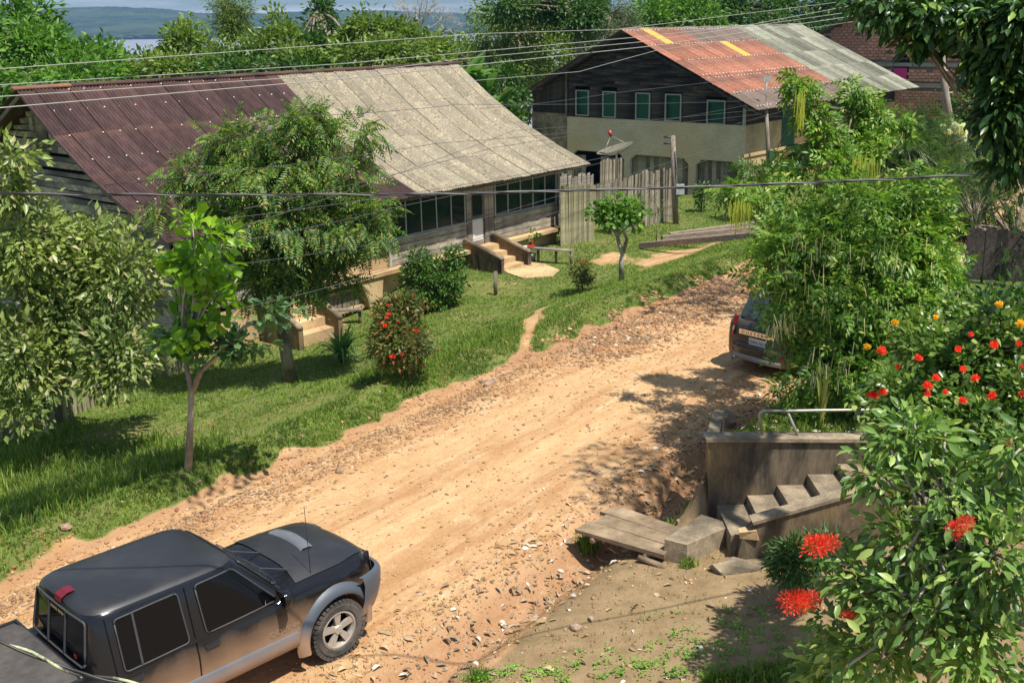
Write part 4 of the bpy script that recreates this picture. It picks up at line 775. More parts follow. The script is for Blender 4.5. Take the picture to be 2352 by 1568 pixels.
for sg in (-1, 1):
    fn = sside(sg)
    for a, b_ in ((.38, .85), (.92, 1.65), (1.75, 2.5)): quadpatch('side_window', fn, [(a, 1.12), (b_, 1.10), (min(b_, 2.25) - .08, 1.46), (a + .12, 1.46)], M['autoglass'], SV, off=.01)
    for wx in (.82, 3.45): wheel(SV, wx, sg * .78, sg, .34, .22, 5, .21)
    def lamp(z0, z1, mt, nm):
        V = []
        for z in (z0, z1):
            for k in np.linspace(0, 1, 6):
                x = .30 * (1 - k) ** 1.5 + .0; p = sprof(x); zz, yy = [q[1] for q in p[:20]], [q[0] for q in p[:20]]; y = np.interp(min(z, .93), zz, yy) - .10 * smooth(k) + .014 - max(0, z - .95) * .35; V.append((x - .026 + max(0, z - .95) * .3, sg * y, z))
        return mk(nm, V, [(i, i + 1, i + 7, i + 6)[::sg] for i in range(5)], M[mt], SV, smooth_=True)
    lamp(.93, 1.14, 'lamp_red', 'tail_light'); lamp(.83, .93, 'lens', 'reversing_light'); lamp(.73, .83, 'lamp_red', 'tail_light'); lamp(.40, .47, 'lamp_red', 'reflector')
V = []
for k in range(21):
    v = -1 + 2 * k / 20; y = .86 * v; x = -.07 + .34 * abs(v) ** 5
    for dx, z in ((.1, .64), (.0, .61), (-.01, .50), (.01, .40), (.06, .34)): V.append((x + dx, y, z))
mk('rear_bumper', V, [(i * 5 + j, i * 5 + 5 + j, i * 5 + 6 + j, i * 5 + j + 1) for i in range(20) for j in range(4)], M['suv'], SV, smooth_=True)
V = []
for k in range(21):
    v = -1 + 2 * k / 20; y = .74 * v; x = -.085 + .18 * abs(v) ** 4
    for dx, z in ((.02, .39), (-.01, .36), (.0, .29), (.05, .26)): V.append((x + dx, y, z))
mk('skid_plate', V, [(i * 4 + j, i * 4 + 4 + j, i * 4 + 5 + j, i * 4 + j + 1) for i in range(20) for j in range(3)], plain('silver_plastic', (.3, .29, .28), .5), SV, smooth_=True)
BM = lambda x, y, z: Matrix(((0, 0, -1, x), (-1, 0, 0, y), (0, 1, 0, z), (0, 0, 0, 1)))
box('badge_strip', (-.03, -.42, .80), (.0, .46, .90), M['chrome'], SV); text('badge', 'D U S T E R', .085, M['blk'], SV, BM(-.033, .40, .818), .002, 1.3)
np_ = box('number_plate', (-.035, -.22, .62), (-.01, .20, .76), M['plate'], SV); text('plate_number', 'OAN 7613', .095, M['blk'], SV, BM(-.04, .185, .652), .001, .95)
mk('exhaust', *tubeVF([(-.10, .55, .27), (.2, .55, .27)], .035, 12), M['chrome'], SV, smooth_=True); mk('exhaust', *tubeVF([(-.103, .55, .27), (-.09, .55, .27)], .026, 12), M['dark'], SV)
def rock(name, p, r, mat, **tg):
    bm = bmesh.new(); bmesh.ops.create_icosphere(bm, subdivisions=2, radius=1)
    for v in bm.verts: v.co = v.co * (1 + random.uniform(-.18, .18))
    me = bpy.data.meshes.new(name); bm.to_mesh(me); bm.free(); me.materials.append(mat); o = link(bpy.data.objects.new(name, me)); o.scale = r; o.location = p; o.rotation_euler = (random.random() * .25, random.random() * .2, random.random() * (6 if r[0] < .3 else .1)); return tag(o, **tg)
# ---------------------------------------------------------------- retaining wall, stairs, plank bridge
def prism(name, poly, y0, y1, mat, parent=None, **tg):   # poly in (x, z), extruded along y
    k = len(poly); V = [(x, y, z) for y in (y0, y1) for x, z in poly]
    return mk(name, V, [tuple(range(k)), tuple(range(k, 2 * k))[::-1]] + [(i, i + k, (i + 1) % k + k, (i + 1) % k) for i in range(k)], mat, parent, True, **tg)
RW = E('retaining_wall', 'stained grey concrete retaining wall with flat top beside the stairs', 'wall', (2.88, 14.22, 0))
def dense_wall(poly, y0, y1, name, mat, parent):
    return prism(name, poly, y0, y1, mat, parent)
dense_wall([(2.80, -.4), (6.8, -.4), (6.8, 1.24), (2.72, 1.33)], 14.22, 14.40, 'wall_face', M['conc'], RW)
prism('coping', [(2.70, 1.332), (6.8, 1.245), (6.8, 1.30), (2.68, 1.385)], 14.18, 14.46, M['conc_lt'], RW)
V = [(2.72, 14.40, -.4), (2.72, 14.40, 1.33), (2.90, 14.40, 1.33), (2.90, 14.40, -.4), (3.05, 15.6, -.4), (3.05, 15.6, 1.30), (3.22, 15.6, 1.30), (3.22, 15.6, -.4)]
mk('return_wall', V, [(0, 1, 2, 3)[::-1], (4, 5, 6, 7), (0, 4, 5, 1)[::-1], (1, 5, 6, 2)[::-1], (2, 6, 7, 3)[::-1]], M['conc_lt'], RW, True)
HR = E('handrail', 'bent galvanised pipe handrail standing on the retaining wall', 'handrail', (3.4, 14.3, 1.3))
zt = 1.36
p0, p1 = PL((np.array([0, 14.34, 0]), np.array([1., 0, 0]), np.array([0, 1., 0])), 1752, 1012, s=0), PL((np.array([0, 14.34, 0]), np.array([1., 0, 0]), np.array([0, 1., 0])), 1741, 945, s=0)
pts = [(p0[0], 14.34, 1.3), (p1[0] + .02, 14.34, p1[2] - .06), (p1[0] + .03, 14.34, p1[2] - .02), (p1[0] + .08, 14.34, p1[2] + .01)] + [(p1[0] + k, 14.34 - k * .02, p1[2] + .01 + .0 * k) for k in (.4, .9, 1.6, 2.6)]
tube('rail', pts, .021, M['rail'], HR, True, 8)
p2 = PL((np.array([0, 14.34, 0]), np.array([1., 0, 0]), np.array([0, 1., 0])), 1835, 1012, s=0); p3 = PL((np.array([0, 14.34, 0]), np.array([1., 0, 0]), np.array([0, 1., 0])), 1810, 948, s=0)
tube('baluster', [(p2[0], 14.34, 1.3), (p3[0], 14.34, p3[2])], .021, M['rail'], HR, True); tube('baluster', [(p2[0] + .95, 14.34, 1.28), (p3[0] + .95, 14.34, p3[2])], .021, M['rail'], HR, True)
SC = E('concrete_stairs', 'dark stained concrete stairs climbing right behind a sloping side wall', 'stairs', (2.9, 13.4, 0))
prism('side_wall', [(3.10, -.5), (8.0, -.2), (8.0, 2.05), (3.16, .60), (3.0, .40), (2.95, .1)], 13.08, 13.24, M['conc'], SC)
prism('side_wall_coping', [(3.14, .602), (8.0, 2.06), (8.0, 2.10), (3.12, .645)], 13.05, 13.27, M['conc_lt'], SC)
box('broken_brick', (2.98, 13.06, .41), (3.2, 13.24, .50), M['ochre'], SC, True, jit=.03)
for k in range(10):
    x0 = 2.88 + .42 * k; z = .36 + .15 * k; mk('step', np.array(boxV((x0 + .0, 13.245, -.4), (x0 + .55 if k < 9 else x0 + 2, 14.215, z - .002 * k))) + R.uniform(-.008, .008, (8, 3)) * [1, 0, 1], BOXF, M['conc_lt'], SC, True)
box('landing_block', (0, 0, 0), (1, 1, 1), M['conc_lt'], None); bpy.data.objects.remove(sc.objects['landing_block'])
LB = tag(mk('landing_block', [(2.0, 13.22, -.5), (2.28, 13.06, -.5), (2.98, 13.62, -.5), (2.62, 14.02, -.5), (2.0, 13.26, .32), (2.28, 13.1, .31), (3.0, 13.64, .33), (2.62, 13.98, .33)], [(0, 3, 2, 1), (4, 5, 6, 7), (0, 1, 5, 4), (1, 2, 6, 5), (2, 3, 7, 6), (3, 0, 4, 7)], M['conc_lt']), 'square concrete landing block between the plank bridge and the stairs', 'landing')
rock('masonry_lump', (3.0, 12.86, .02), (.46, .2, .17), M['conc_lt'], label='rough lump of broken masonry at the foot of the stair wall', cat='rubble')
PB = E('plank_bridge', 'low bridge of three trodden planks over the roadside ditch', 'footbridge', (1.7, 13.9, .1))
A, B_, C_, D_ = np.array([.84, 13.95]), np.array([1.98, 13.12]), np.array([2.36, 13.89]), np.array([1.50, 14.71])
for i, (u0, u1, e) in enumerate(((0, .34, 0), (.345, .68, .10), (.685, 1.0, .24))):
    pa, pb, pc, pd = A + (D_ - A) * u0, B_ + (C_ - B_) * u0, B_ + (C_ - B_) * u1, A + (D_ - A) * u1
    if i: pa = pa + (pb - pa) * .06 * (3 - 2 * i); pd = pd + (pc - pd) * .04
    V = [(*p, z + random.uniform(-.012, .012)) for z in (.10, .155) for p in (pa, pb, pc, pd)]
    mk('plank', V, [(0, 3, 2, 1), (4, 5, 6, 7), (0, 1, 5, 4), (1, 2, 6, 5), (2, 3, 7, 6), (3, 0, 4, 7)], M['plank'], PB, True)
for u in (.2, .8):
    pa, pb = A + (B_ - A) * u, D_ + (C_ - D_) * u; tube('bearer', [(*pa, .05), (*pb, .05)], .05, M['plank'], PB, True, 5)
tube('bearer', [(*(A + (B_ - A) * .72 + [0, -.05]), .03), (*(B_ + [.02, -.06]), .0)], .05, M['plank'], PB, True, 4)
q = G(1655, 975); rock('boulder', (q[0] + .1, q[1] + .1, q[2] + .08), (.22, .18, .16), M['rock'], label='brown boulder at the corner above the retaining wall', cat='boulder')
# ---------------------------------------------------------------- yard things
def gz_(p): return np.array([p[0], p[1], float(hz(p[0], p[1]))])
padp = [G(*p) for p in ((1150, 615), (1190, 600), (1250, 608), (1285, 622), (1270, 636), (1200, 640), (1165, 628))]
tag(mk('concrete_pad', [(p[0], p[1], p[2] + z) for z in (-.05, .035) for p in padp], [tuple(range(7))[::-1], tuple(range(7, 14))] + [(i, (i + 1) % 7, (i + 1) % 7 + 7, i + 7) for i in range(7)], M['ochre']), 'worn ochre concrete pad on the ground before the front steps', 'slab')
q = G(1138, 678); PT = tag(tube('short_post', [q - [0, 0, .1], q + [.02, 0, .74]], .06, M['wood_mid'], n=7), 'short grey stump post standing alone on the lawn', 'post')
qa, qb = gz_(G(1235, 602)), gz_(G(1312, 608)); BN = E('bench', 'rough plank bench on three post legs beside the house corner', 'bench', qa)
d = qb - qa; nv = nrm(np.array([-d[1], d[0], 0])) * .13; h = np.array([0, 0, .46])
mk('seat', [tuple(p + s * nv + h + [0, 0, z]) for z in (0, .05) for p in (qa - d * .35, qb + d * .04) for s in (-1, 1)], [(0, 1, 3, 2), (4, 6, 7, 5), (0, 4, 5, 1), (2, 3, 7, 6), (0, 2, 6, 4), (1, 5, 7, 3)], M['wood_grey'], BN, True)
for f in (0.02, .55, 1.0):
    p = qa + d * f; tube('leg', [p - [0, 0, .1], p + h * (1.2 if f == 1 else .98)], .055, M['wood_mid'], BN, True, 6)
q = gz_(G(1205, 600)); tube('leg', [q, q + h], .05, M['wood_mid'], BN, True, 6)
q = gz_(G(1220, 602)); BK = E('bucket', 'black plastic bucket under the end of the bench', 'bucket', q)
mk('tub', *tubeVF([q, q + [0, 0, .3]], [.13, .17], 14), M['blk'], BK, True, True); tube('handle', [q + [-.17, 0, .3], q + [-.1, -.05, .4], q + [.1, -.05, .4], q + [.17, 0, .3]], .008, M['box_grey'], BK, True)
q = qa - d * .2 + h + [0, 0, .052]; tag(box('red_tray', (q[0] - .12, q[1] - .1, q[2]), (q[0] + .12, q[1] + .1, q[2] + .05), M['red']), 'small red tray lying on the bench end', 'tray')
q = qa - d * .38 + h + [0, 0, .052]; tag(box('white_cloth', (q[0] - .13, q[1] - .1, q[2]), (q[0] + .13, q[1] + .1, q[2] + .025), M['white'], jit=.01), 'folded white cloth on the bench end', 'cloth')
pr = [((1470, 572), (1722, 547), .16, .2), ((1500, 562), (1720, 540), .17, .12), ((1520, 553), (1722, 532), .2, .16), ((1538, 545), (1724, 520), .18, .14)]
lbs = ['lowest and longest squared beam of the stack on the grass', 'flat beam lying second from the front in the timber stack', 'third beam up of the timber stack on the grass', 'rearmost beam of the timber stack on the grass']
for i, (a, b_, w, hh_) in enumerate(pr):
    pa, pb = gz_(G(*a)), gz_(G(*b_)); d = pb - pa; d[2] = 0; nv = nrm(np.array([-d[1], d[0], 0])) * w / 2; zb = .03 + .0 * i; o_ = np.array([0, 0, zb])
    V = [tuple(p + s * nv + [0, 0, z]) for z in (zb, zb + hh_) for p in (pa, pb + d * .06) for s in (-1, 1)]
    tag(mk('timber_beam', V, [(0, 1, 3, 2), (4, 6, 7, 5), (0, 4, 5, 1), (2, 3, 7, 6), (0, 2, 6, 4), (1, 5, 7, 3)], M['beam']), lbs[i], 'beam', 'timber beams stacked on the grass')
# bench in the shade on the left
qa, qb = gz_(G(740, 745)), gz_(G(835, 742)); BN2 = E('bench', 'dark plank bench behind the strappy plant in the shade', 'bench', qa)
d = qb - qa; nv = nrm(np.array([-d[1], d[0], 0])) * .12; h = np.array([0, 0, .4])
mk('seat', [tuple(p + s * nv + h + [0, 0, z]) for z in (0, .05) for p in (qa, qb) for s in (-1, 1)], [(0, 1, 3, 2), (4, 6, 7, 5), (0, 4, 5, 1), (2, 3, 7, 6), (0, 2, 6, 4), (1, 5, 7, 3)], M['wood_mid'], BN2, True)
for f in (.08, .92): p = qa + d * f; tube('leg', [p - [0, 0, .1], p + h], .05, M['wood_mid'], BN2, True, 6)
# satellite dish
dp = atY(1416, 352, 47.0); SD = E('satellite_dish', 'mesh satellite dish with red feed horn on a post', 'satellite dish', gz_(dp))
ax = nrm(np.array([-.28, -.02, .95])); e1 = nrm(np.cross(ax, [0, 0, 1.])); e2 = np.cross(ax, e1); V = []; F = []
for i, rr in enumerate((.05, .25, .45, .65, .82)):
    for k in range(24): a = k * math.pi / 12; V.append(dp + (e1 * math.cos(a) + e2 * math.sin(a)) * rr + ax * rr * rr * .36)
F = [(i * 24 + k, i * 24 + (k + 1) % 24, (i + 1) * 24 + (k + 1) % 24, (i + 1) * 24 + k) for i in range(4) for k in range(24)]
_m = M['mesh']; _nt = _m.node_tree; _tr = _nt.nodes.new('ShaderNodeBsdfTransparent'); _mx = _nt.nodes.new('ShaderNodeMixShader'); _mx.inputs[0].default_value = .6
L(_nt, _nt.nodes['Principled BSDF'].outputs[0], _mx.inputs[1]); L(_nt, _tr.outputs[0], _mx.inputs[2]); L(_nt, _mx.outputs[0], _nt.nodes['Material Output'].inputs[0])
V2 = V + [v - ax * .012 for v in V]; F += [tuple(x + 120 for x in f[::-1]) for f in F]
mk('dish', V2, F, M['mesh'], SD, True, True)
for k in range(8): a = k * math.pi / 4; tube('rib', [dp + (e1 * math.cos(a) + e2 * math.sin(a)) * rr + ax * (rr * rr * .36 - .02) for rr in (.05, .4, .6, .82)], .012, M['wood_mid'], SD, True, 4)
fd = dp + ax * .72 + np.array([-.05, 0, .05]); tube('feed_horn', [fd, fd + [-.06, 0, .22]], .08, M['red'], SD, True, 10)
for k in (0, 3, 6): a = k * math.pi / 4.5; tube('feed_arm', [dp + (e1 * math.cos(a) + e2 * math.sin(a)) * .7 + ax * .18, fd], .012, M['rail'], SD, True, 4)
tube('mast', [gz_(dp) - [0, 0, .2], dp], .05, M['post'], SD, True, 7)
# ---------------------------------------------------------------- poles and wires
def pole(px, py, ty, r, label, cat='utility pole', lean=0):
    q = gz_(G(px, py)); top = atY(px + lean, ty, q[1]); top[0] = top[0]; P_ = E('utility_pole', label, cat, q, group='poles along the road'); tube('shaft', [q - [0, 0, .3], (q + top) / 2, top], [r, r * .9, r * .75], M['post'], P_, True, 8); return P_, q, top
P1, q1_, t1_ = pole(1553, 515, 312, .13, 'thin wooden pole carrying a grey meter box in front of the board fence', lean=-8)
mbx = atY(1562, 435, q1_[1] - .2); box('meter_box', tuple(mbx - [.16, .1, .2]), tuple(mbx + [.16, .1, .2]), M['box_grey'], P1, True)
for dz in (.05, .3): tube('insulator', [t1_ + [-.35, 0, -dz], t1_ + [.02, 0, -dz]], .035, M['blk'], P1, True, 5)
tube('conduit', [t1_ + [.1, -.1, -.6], (t1_ + q1_) / 2 + [.08, -.15, .3], mbx + [0, 0, .2]], .03, M['thin'], P1, True, 6)
P2, q2_, t2_ = pole(1768, 418, 236, .12, 'slim pole with a small lamp frame before the orange-roofed house', lean=-9)
lamp_ = t2_ + [0, 0, 1.0]; tube('rod', [t2_, lamp_], .02, M['cable_lt'], P2, True); box('lamp_frame', tuple(lamp_ + [-.2, -.03, .0]), tuple(lamp_ + [.2, .03, .3]), M['frame'], P2, True); box('meter_box', tuple(q2_ + [-.15, -.3, 1.0]), tuple(q2_ + [.15, -.12, 1.6]), plain('green_box', (.05, .12, .05)), P2, True)
q = gz_(G(2183, 395)); P3 = E('utility_pole', 'tall double timber pole with pale splice in front of the brick house', 'utility pole', q, group='poles along the road')
tp = atY(2160, 60, q[1]); tube('shaft', [q - [0, 0, .3], tp], [.17, .12], M['post'], P3, True, 8); tube('prop', [q + [.35, -.2, -.2], q + (tp - q) * .72 + [-.1, -.2, 0]], [.15, .11], M['post'], P3, True, 8)
tube('splice', [q + [.42, -.38, -.2], q + [.33, -.36, 1.9]], .09, M['frame'], P3, True, 6)
for f in (.3, .55, .7): p = q + (tp - q) * f; tube('strap', [p + [-.22, -.15, 0], p + [.28, -.15, .03]], .03, M['cable_lt'], P3, True, 5)
bxp = atY(1992, 195, q[1] - 6)
def wire(pts, r, mat, label, sag=.0, grp='overhead wires crossing the view', n=14, name='power_line', cat='wire'):
    P_ = np.array([atY(*p) for p in pts]); out = []
    for a, b_ in zip(P_[:-1], P_[1:]):
        for u in np.linspace(0, 1, n, endpoint=False): out.append(a + (b_ - a) * u - np.array([0, 0, sag * 4 * u * (1 - u)]))
    out.append(P_[-1]); return tag(tube(name, out, r, mat, n=5), label, cat, grp)
wire([(-60, 163, 17), (1100, 78, 24), (1417, 68, 28), (1930, 5, 34), (2200, -40, 38)], .0065, M['cable_lt'], 'topmost pale wire running above the long roof to upper right')
wire([(-60, 199, 17), (784, 147, 22), (1451, 87, 27), (1710, 60, 30), (2048, -4, 34)], .007, M['cable_lt'], 'second pale wire skimming the ridge of the long house')
wire([(-60, 226, 16), (784, 172, 21), (1047, 137, 24), (1471, 97, 28), (2010, 20, 34)], .007, M['cable_lt'], 'third pale wire crossing the top of the dark roof')
wire([(-60, 253, 16), (784, 182, 21), (1491, 107, 28), (2010, 30, 34)], .0085, M['cable_lt'], 'lowest and brightest wire over the dark roof')
wire([(980, 195, 30), (1330, 165, 34), (1504, 117, 38), (2030, 40, 46)], .007, M['cable_lt'], 'wire fixed to the left eave of the black plank house')
sv = [((600, 270, 20), (1050, 240, 26), (1710, 232, 50)), ((560, 480, 18), (1130, 340, 28), (1715, 242, 50)), ((440, 560, 16), (1180, 300, 32), (1757, 250, 46)), ((500, 505, 18), (1200, 400, 26), (1545, 322, 42)),
      ((420, 575, 16), (900, 478, 22), (1545, 334, 42)), ((520, 610, 18), (1010, 530, 24), (1765, 300, 45)), ((430, 730, 16), (820, 640, 20), (1762, 318, 45)), ((200, 430, 14), (1000, 330, 25), (1750, 262, 46)), ((1100, 250, 30), (1400, 215, 38), (2190, 120, 56)), ((1545, 322, 42), (1900, 225, 48), (2180, 160, 54)), ((1710, 243, 52), (1760, 268, 49), (1890, 262, 47))]
svl = ['over the pale roof to the eave of the black house', 'over the pale roof to the corner of the black plank house', 'from the left tree over the pale roof', 'to the top of the meter box pole', 'over the shaded eave to the meter box pole', 'past the front windows to the slim pole', 'lowest of all, crossing the bushes to the slim lamp pole', 'over the dark roof sheets to the slim lamp pole', 'along the gable of the black house to the double pole', 'from the meter box pole across to the double pole', 'hanging in a loop beside the orange-roofed house corner']
for (a, b_, c), w_ in zip(sv, svl): wire([a, b_, c], .006, M['thin'], 'thin grey wire ' + w_, sag=.05, grp='thin service wires')
def twisted(pts, r, label, mats, pitch_=.5, n=260, rr=None):
    P_ = np.array([atY(*p) for p in pts]); tt = np.linspace(0, 1, len(P_)); u = np.linspace(0, 1, n)
    C = np.stack([np.interp(u, tt, P_[:, i]) for i in range(3)], 1); 
    ks = np.ones(15) / 15; pad = np.vstack([C[:1] + (C[0] - C[1]) * np.arange(7, 0, -1)[:, None], C, C[-1:] + (C[-1] - C[-2]) * np.arange(1, 8)[:, None]]); C = np.stack([np.convolve(pad[:, i], ks, 'valid') for i in range(3)], 1)
    Ln = np.concatenate([[0], np.cumsum(np.linalg.norm(np.diff(C, axis=0), axis=1))]); T = E('twisted_cable', label, 'cable', C[0])
    for k, mt in enumerate(mats):
        a = Ln / pitch_ * 2 * math.pi + k * 2 * math.pi / len(mats); off = np.stack([0 * a, np.cos(a), np.sin(a)], 1) * (rr or r * 1.05); tube('strand', C + off, r, mt, T, True, 6)
twisted([(-40, 445, 9.0), (500, 448, 9.0), (1000, 446, 9.2), (1568, 431, 9.6), (2000, 414, 10), (2420, 391, 10.5)], .0065, 'black twisted cable crossing the whole view in front of the houses', [M['cable'], M['cable'], plain('dull_cable', (.16, .16, .15), .5)], .8)
twisted([(-60, 1462, 4.6), (0, 1474, 4.6), (75, 1501, 4.6), (159, 1540, 4.6), (230, 1556, 4.6), (311, 1568, 4.6), (420, 1592, 4.6)], .0075, 'lichen-spotted twisted cable passing close over the pickup bed', [M['cable'], pm('lichened_cable', (.05, .05, .045), (.42, .46, .26), 9, rough=.9, co='World', lo=.45, hi=.55)], .42, 160)
# ---------------------------------------------------------------- foliage
TD = (np.array([(0, 0, 0), (.42, .23, .07), (1, 0, -.10), (.42, -.23, .07)]), [(0, 2, 1), (0, 3, 2)])                 # folded leaf
TL = (np.array([(0, 0, 0), (.28, .17, .05), (.65, .19, .04), (1, 0, -.14), (.65, -.19, .04), (.28, -.17, .05), (.48, 0, -.01)]), [(0, 6, 1), (1, 6, 2), (2, 6, 3), (0, 5, 6), (5, 4, 6), (4, 3, 6)])
TO = (np.array([(0, 0, 0), (.35, .2, .05), (.75, .30, .03), (1, 0, -.10), (.75, -.30, .03), (.35, -.2, .05), (.5, 0, -.01)]), [(0, 6, 1), (1, 6, 2), (2, 6, 3), (0, 5, 6), (5, 4, 6), (4, 3, 6)])
TN = (np.array([(0, 0, 0), (.4, .10, .03), (1, 0, -.12), (.4, -.10, .03)]), [(0, 2, 1), (0, 3, 2)])                   # narrow leaf
def frond(nl, ang, ln, wd, droop=.3, tip=.5, up=.05):   # pinnate frond of nl leaflet pairs along x
    V, F = [], []
    for i in range(nl + 1):
        x = (i + .6) / (nl + .8); z = -droop * x * x; sides = (0,) if i == nl else (1, -1); l_ = ln * (1 - (1 - tip) * x)
        for s in sides:
            a = 0 if s == 0 else s * ang; d = np.array([math.cos(a), math.sin(a), -.25 if s else -.5]); n_ = np.array([-math.sin(a), math.cos(a), 0]) * wd
            b_ = np.array([x, 0, z]); k = len(V); V += [b_, b_ + d * l_ * .45 + n_ + [0, 0, up], b_ + d * l_, b_ + d * l_ * .45 - n_ + [0, 0, up]]; F += [(k, k + 2, k + 1), (k, k + 3, k + 2)]
    return np.array(V), F
FR_NEEM = frond(7, 1.05, .36, .045, .35, .6); FR_TEC = frond(3, .95, .55, .105, .3, .8); FR_FINE = frond(9, 1.15, .22, .02, .3, .7); FR_PALM = frond(16, .75, .42, .012, .55, .5); FR_BIG = frond(4, .9, .5, .13, .25, .9)
def star(n, l, w, up):
    V, F = [], []
    for i in range(n):
        a = 2 * math.pi * i / n; d = np.array([math.cos(a), math.sin(a), up]); t_ = np.array([-math.sin(a), math.cos(a), 0]) * w; k = len(V); V += [np.zeros(3), d * l * .55 + t_, d * l, d * l * .55 - t_]; F += [(k, k + 2, k + 1), (k, k + 3, k + 2)]
    return np.array(V), F
ST6 = star(6, 1.0, .17, .25)
def leafarr(P_, Dr, Nm, S_, tm):
    T, F = tm; F = np.array(F); P_, Dr, Nm, S_ = np.asarray(P_), nrm(Dr), np.asarray(Nm), np.asarray(S_)
    Y = nrm(np.cross(Nm, Dr)); Z = np.cross(Dr, Y)
    V = P_[:, None, :] + S_[:, None, None] * (T[None, :, 0:1] * Dr[:, None] + T[None, :, 1:2] * Y[:, None] + T[None, :, 2:3] * Z[:, None])
    n = len(P_); return V.reshape(-1, 3), (F[None] + (np.arange(n) * len(T))[:, None, None]).reshape(-1, F.shape[1])
def leaves(name, parent, mat, P_, Dr, Nm, S_, tm, **tg):
    V, F = leafarr(P_, Dr, Nm, S_, tm); return mk(name, V, F, mat, parent, True, **tg)
def crowns_px(specs):
    out = []
    for s in specs:
        px, py, rx, ry, Y = s[:5]; rd = s[5] if len(s) > 5 else rx * Y / FPX * .9; out.append((atY(px, py, Y), np.array([rx * Y / FPX, rd, ry * Y / FPX])))
    return out
def cloud(crowns, nsub, subr, nleaf, size, shell=.5, droop=.25, up=.55, sj=.45, hang=0.0, flat=1.0, vis=None):
    """leaf positions grouped into sub-clumps spread through each crown"""
    vols = np.array([np.prod(r) ** (2 / 3) for _, r in crowns]); pr = vols / vols.sum(); Ps, Ds, Ns, subs = [], [], [], []
    for i in range(nsub):
        c, r = crowns[R.choice(len(crowns), p=pr)]; d = nrm(R.normal(0, 1, 3)); rad = (shell + (1 - shell) * R.random()) if R.random() < .8 else R.random() * shell
        rad *= 1 + .12 * (vnoise(d[0] * 3 + i, d[2] * 3) - .5); sc0 = c + d * r * rad; subs.append(sc0)
        m_ = max(3, int(nleaf * R.uniform(.6, 1.4))); q = nrm(R.normal(0, 1, (m_, 3))) * (R.random((m_, 1)) ** .45) * subr * R.uniform(.7, 1.3); q[:, 2] *= flat
        Ps.append(sc0 + q); o_ = nrm(q / subr + d * .7); dr = o_ + R.normal(0, .35, (m_, 3)); dr[:, 2] -= droop + hang; Ds.append(dr)
        nn = R.normal(0, .45, (m_, 3)) + d * .35; nn[:, 2] += up; Ns.append(nn)
    P_, D_, N_ = np.vstack(Ps), np.vstack(Ds), np.vstack(Ns)
    return P_, D_, N_, size * (1 + sj * R.uniform(-1, 1, len(P_))), np.array(subs)
def twigs(parent, start, subs, mat, k, r0, r1=.006, name='branches', mid=.35):
    B = MB(); start = np.asarray(start)
    for i in R.choice(len(subs), min(k, len(subs)), replace=False):
        e = subs[i]; st = start[R.integers(len(start))] if start.ndim > 1 else start; m_ = st + (e - st) * .5 + R.normal(0, .08, 3) * np.linalg.norm(e - st) + np.array([0, 0, mid * .3 * np.linalg.norm(e - st)])
        u = np.linspace(0, 1, 6)[:, None]; pts = (1 - u) ** 2 * st + 2 * u * (1 - u) * m_ + u * u * e; B.tube(pts, np.linspace(r0, r1, 6), 5)
    return B.build(name, mat, parent, True, True, kind='stuff')
def plant(name, label, cat, base, crowns, nsub, subr, nleaf, size, tm, mat, trunk=None, bark='bark', r=.08, ntw=25, group=None, indiv=0, crown_name='crown', start=None, **kw):
    P_ = E(name, label, cat, base, group=group); p, d, n_, s, subs = cloud(crowns, nsub, subr, nleaf, size, **kw)
    g = hz(p[:, 0], p[:, 1]); ok = p[:, 2] > g + .04; p, d, n_, s = p[ok], d[ok], n_[ok], s[ok]
    trunk = trunk if trunk is not None else [base, crowns[0][0]]
    trunk = np.asarray(trunk, float); tk = tube('trunk', trunk, np.linspace(r, r * .55, len(trunk)), M[bark], P_, True, 9)
    if ntw: twigs(P_, start if start is not None else trunk[-1], subs, M[bark], ntw, r * .45)
    if indiv:
        order = np.argsort(np.linalg.norm(p - CAM, axis=1) - 1.2 * (R.random(len(p)))); sel, rest = order[:indiv], order[indiv:]
        me = mesh('leaf', tm[0], tm[1], mat)
        Dn = nrm(d[sel]); Yn = nrm(np.cross(n_[sel], Dn)); Zn = np.cross(Dn, Yn)
        for j, i in enumerate(sel): inst('leaf', me, P_, Matrix(((Dn[j][0] * s[i], Yn[j][0] * s[i], Zn[j][0] * s[i], p[i][0]), (Dn[j][1] * s[i], Yn[j][1] * s[i], Zn[j][1] * s[i], p[i][1]), (Dn[j][2] * s[i], Yn[j][2] * s[i], Zn[j][2] * s[i], p[i][2]), (0, 0, 0, 1))), True)
        p, d, n_, s = p[rest], d[rest], n_[rest], s[rest]
    leaves(crown_name, P_, mat, p, d, n_, s, tm, kind='stuff'); return P_, subs
M['lf_guava'] = leafmat('olive_leaves', (.10, .155, .035), (.30, .37, .11), (.42, .40, .2), .1, rough=.35, trans=.25)
M['lf_young'] = leafmat('bright_young_leaves', (.14, .30, .02), (.27, .44, .03), None, rough=.35, trans=.35)
M['lf_blue'] = leafmat('dull_blue_green_leaves', (.07, .15, .055), (.13, .23, .09), rough=.5)
M['lf_neem'] = leafmat('neem_leaves', (.05, .13, .035), (.17, .29, .06), (.32, .31, .07), .2)
M['lf_tec'] = leafmat('vivid_shrub_leaves', (.06, .15, .02), (.18, .32, .04), (.34, .40, .08), .14)
M['lf_ixora'] = leafmat('glossy_hedge_leaves', (.04, .10, .018), (.17, .27, .055), (.34, .40, .12), .12, rough=.3)
M['lf_fore'] = leafmat('leathery_leaves', (.07, .15, .035), (.22, .35, .085), (.36, .46, .12), .14, rough=.38, spec=.5)
M['lf_dark'] = leafmat('dark_mango_leaves', (.015, .05, .012), (.055, .13, .025), (.22, .34, .06), .07, rough=.35, trans=.15)
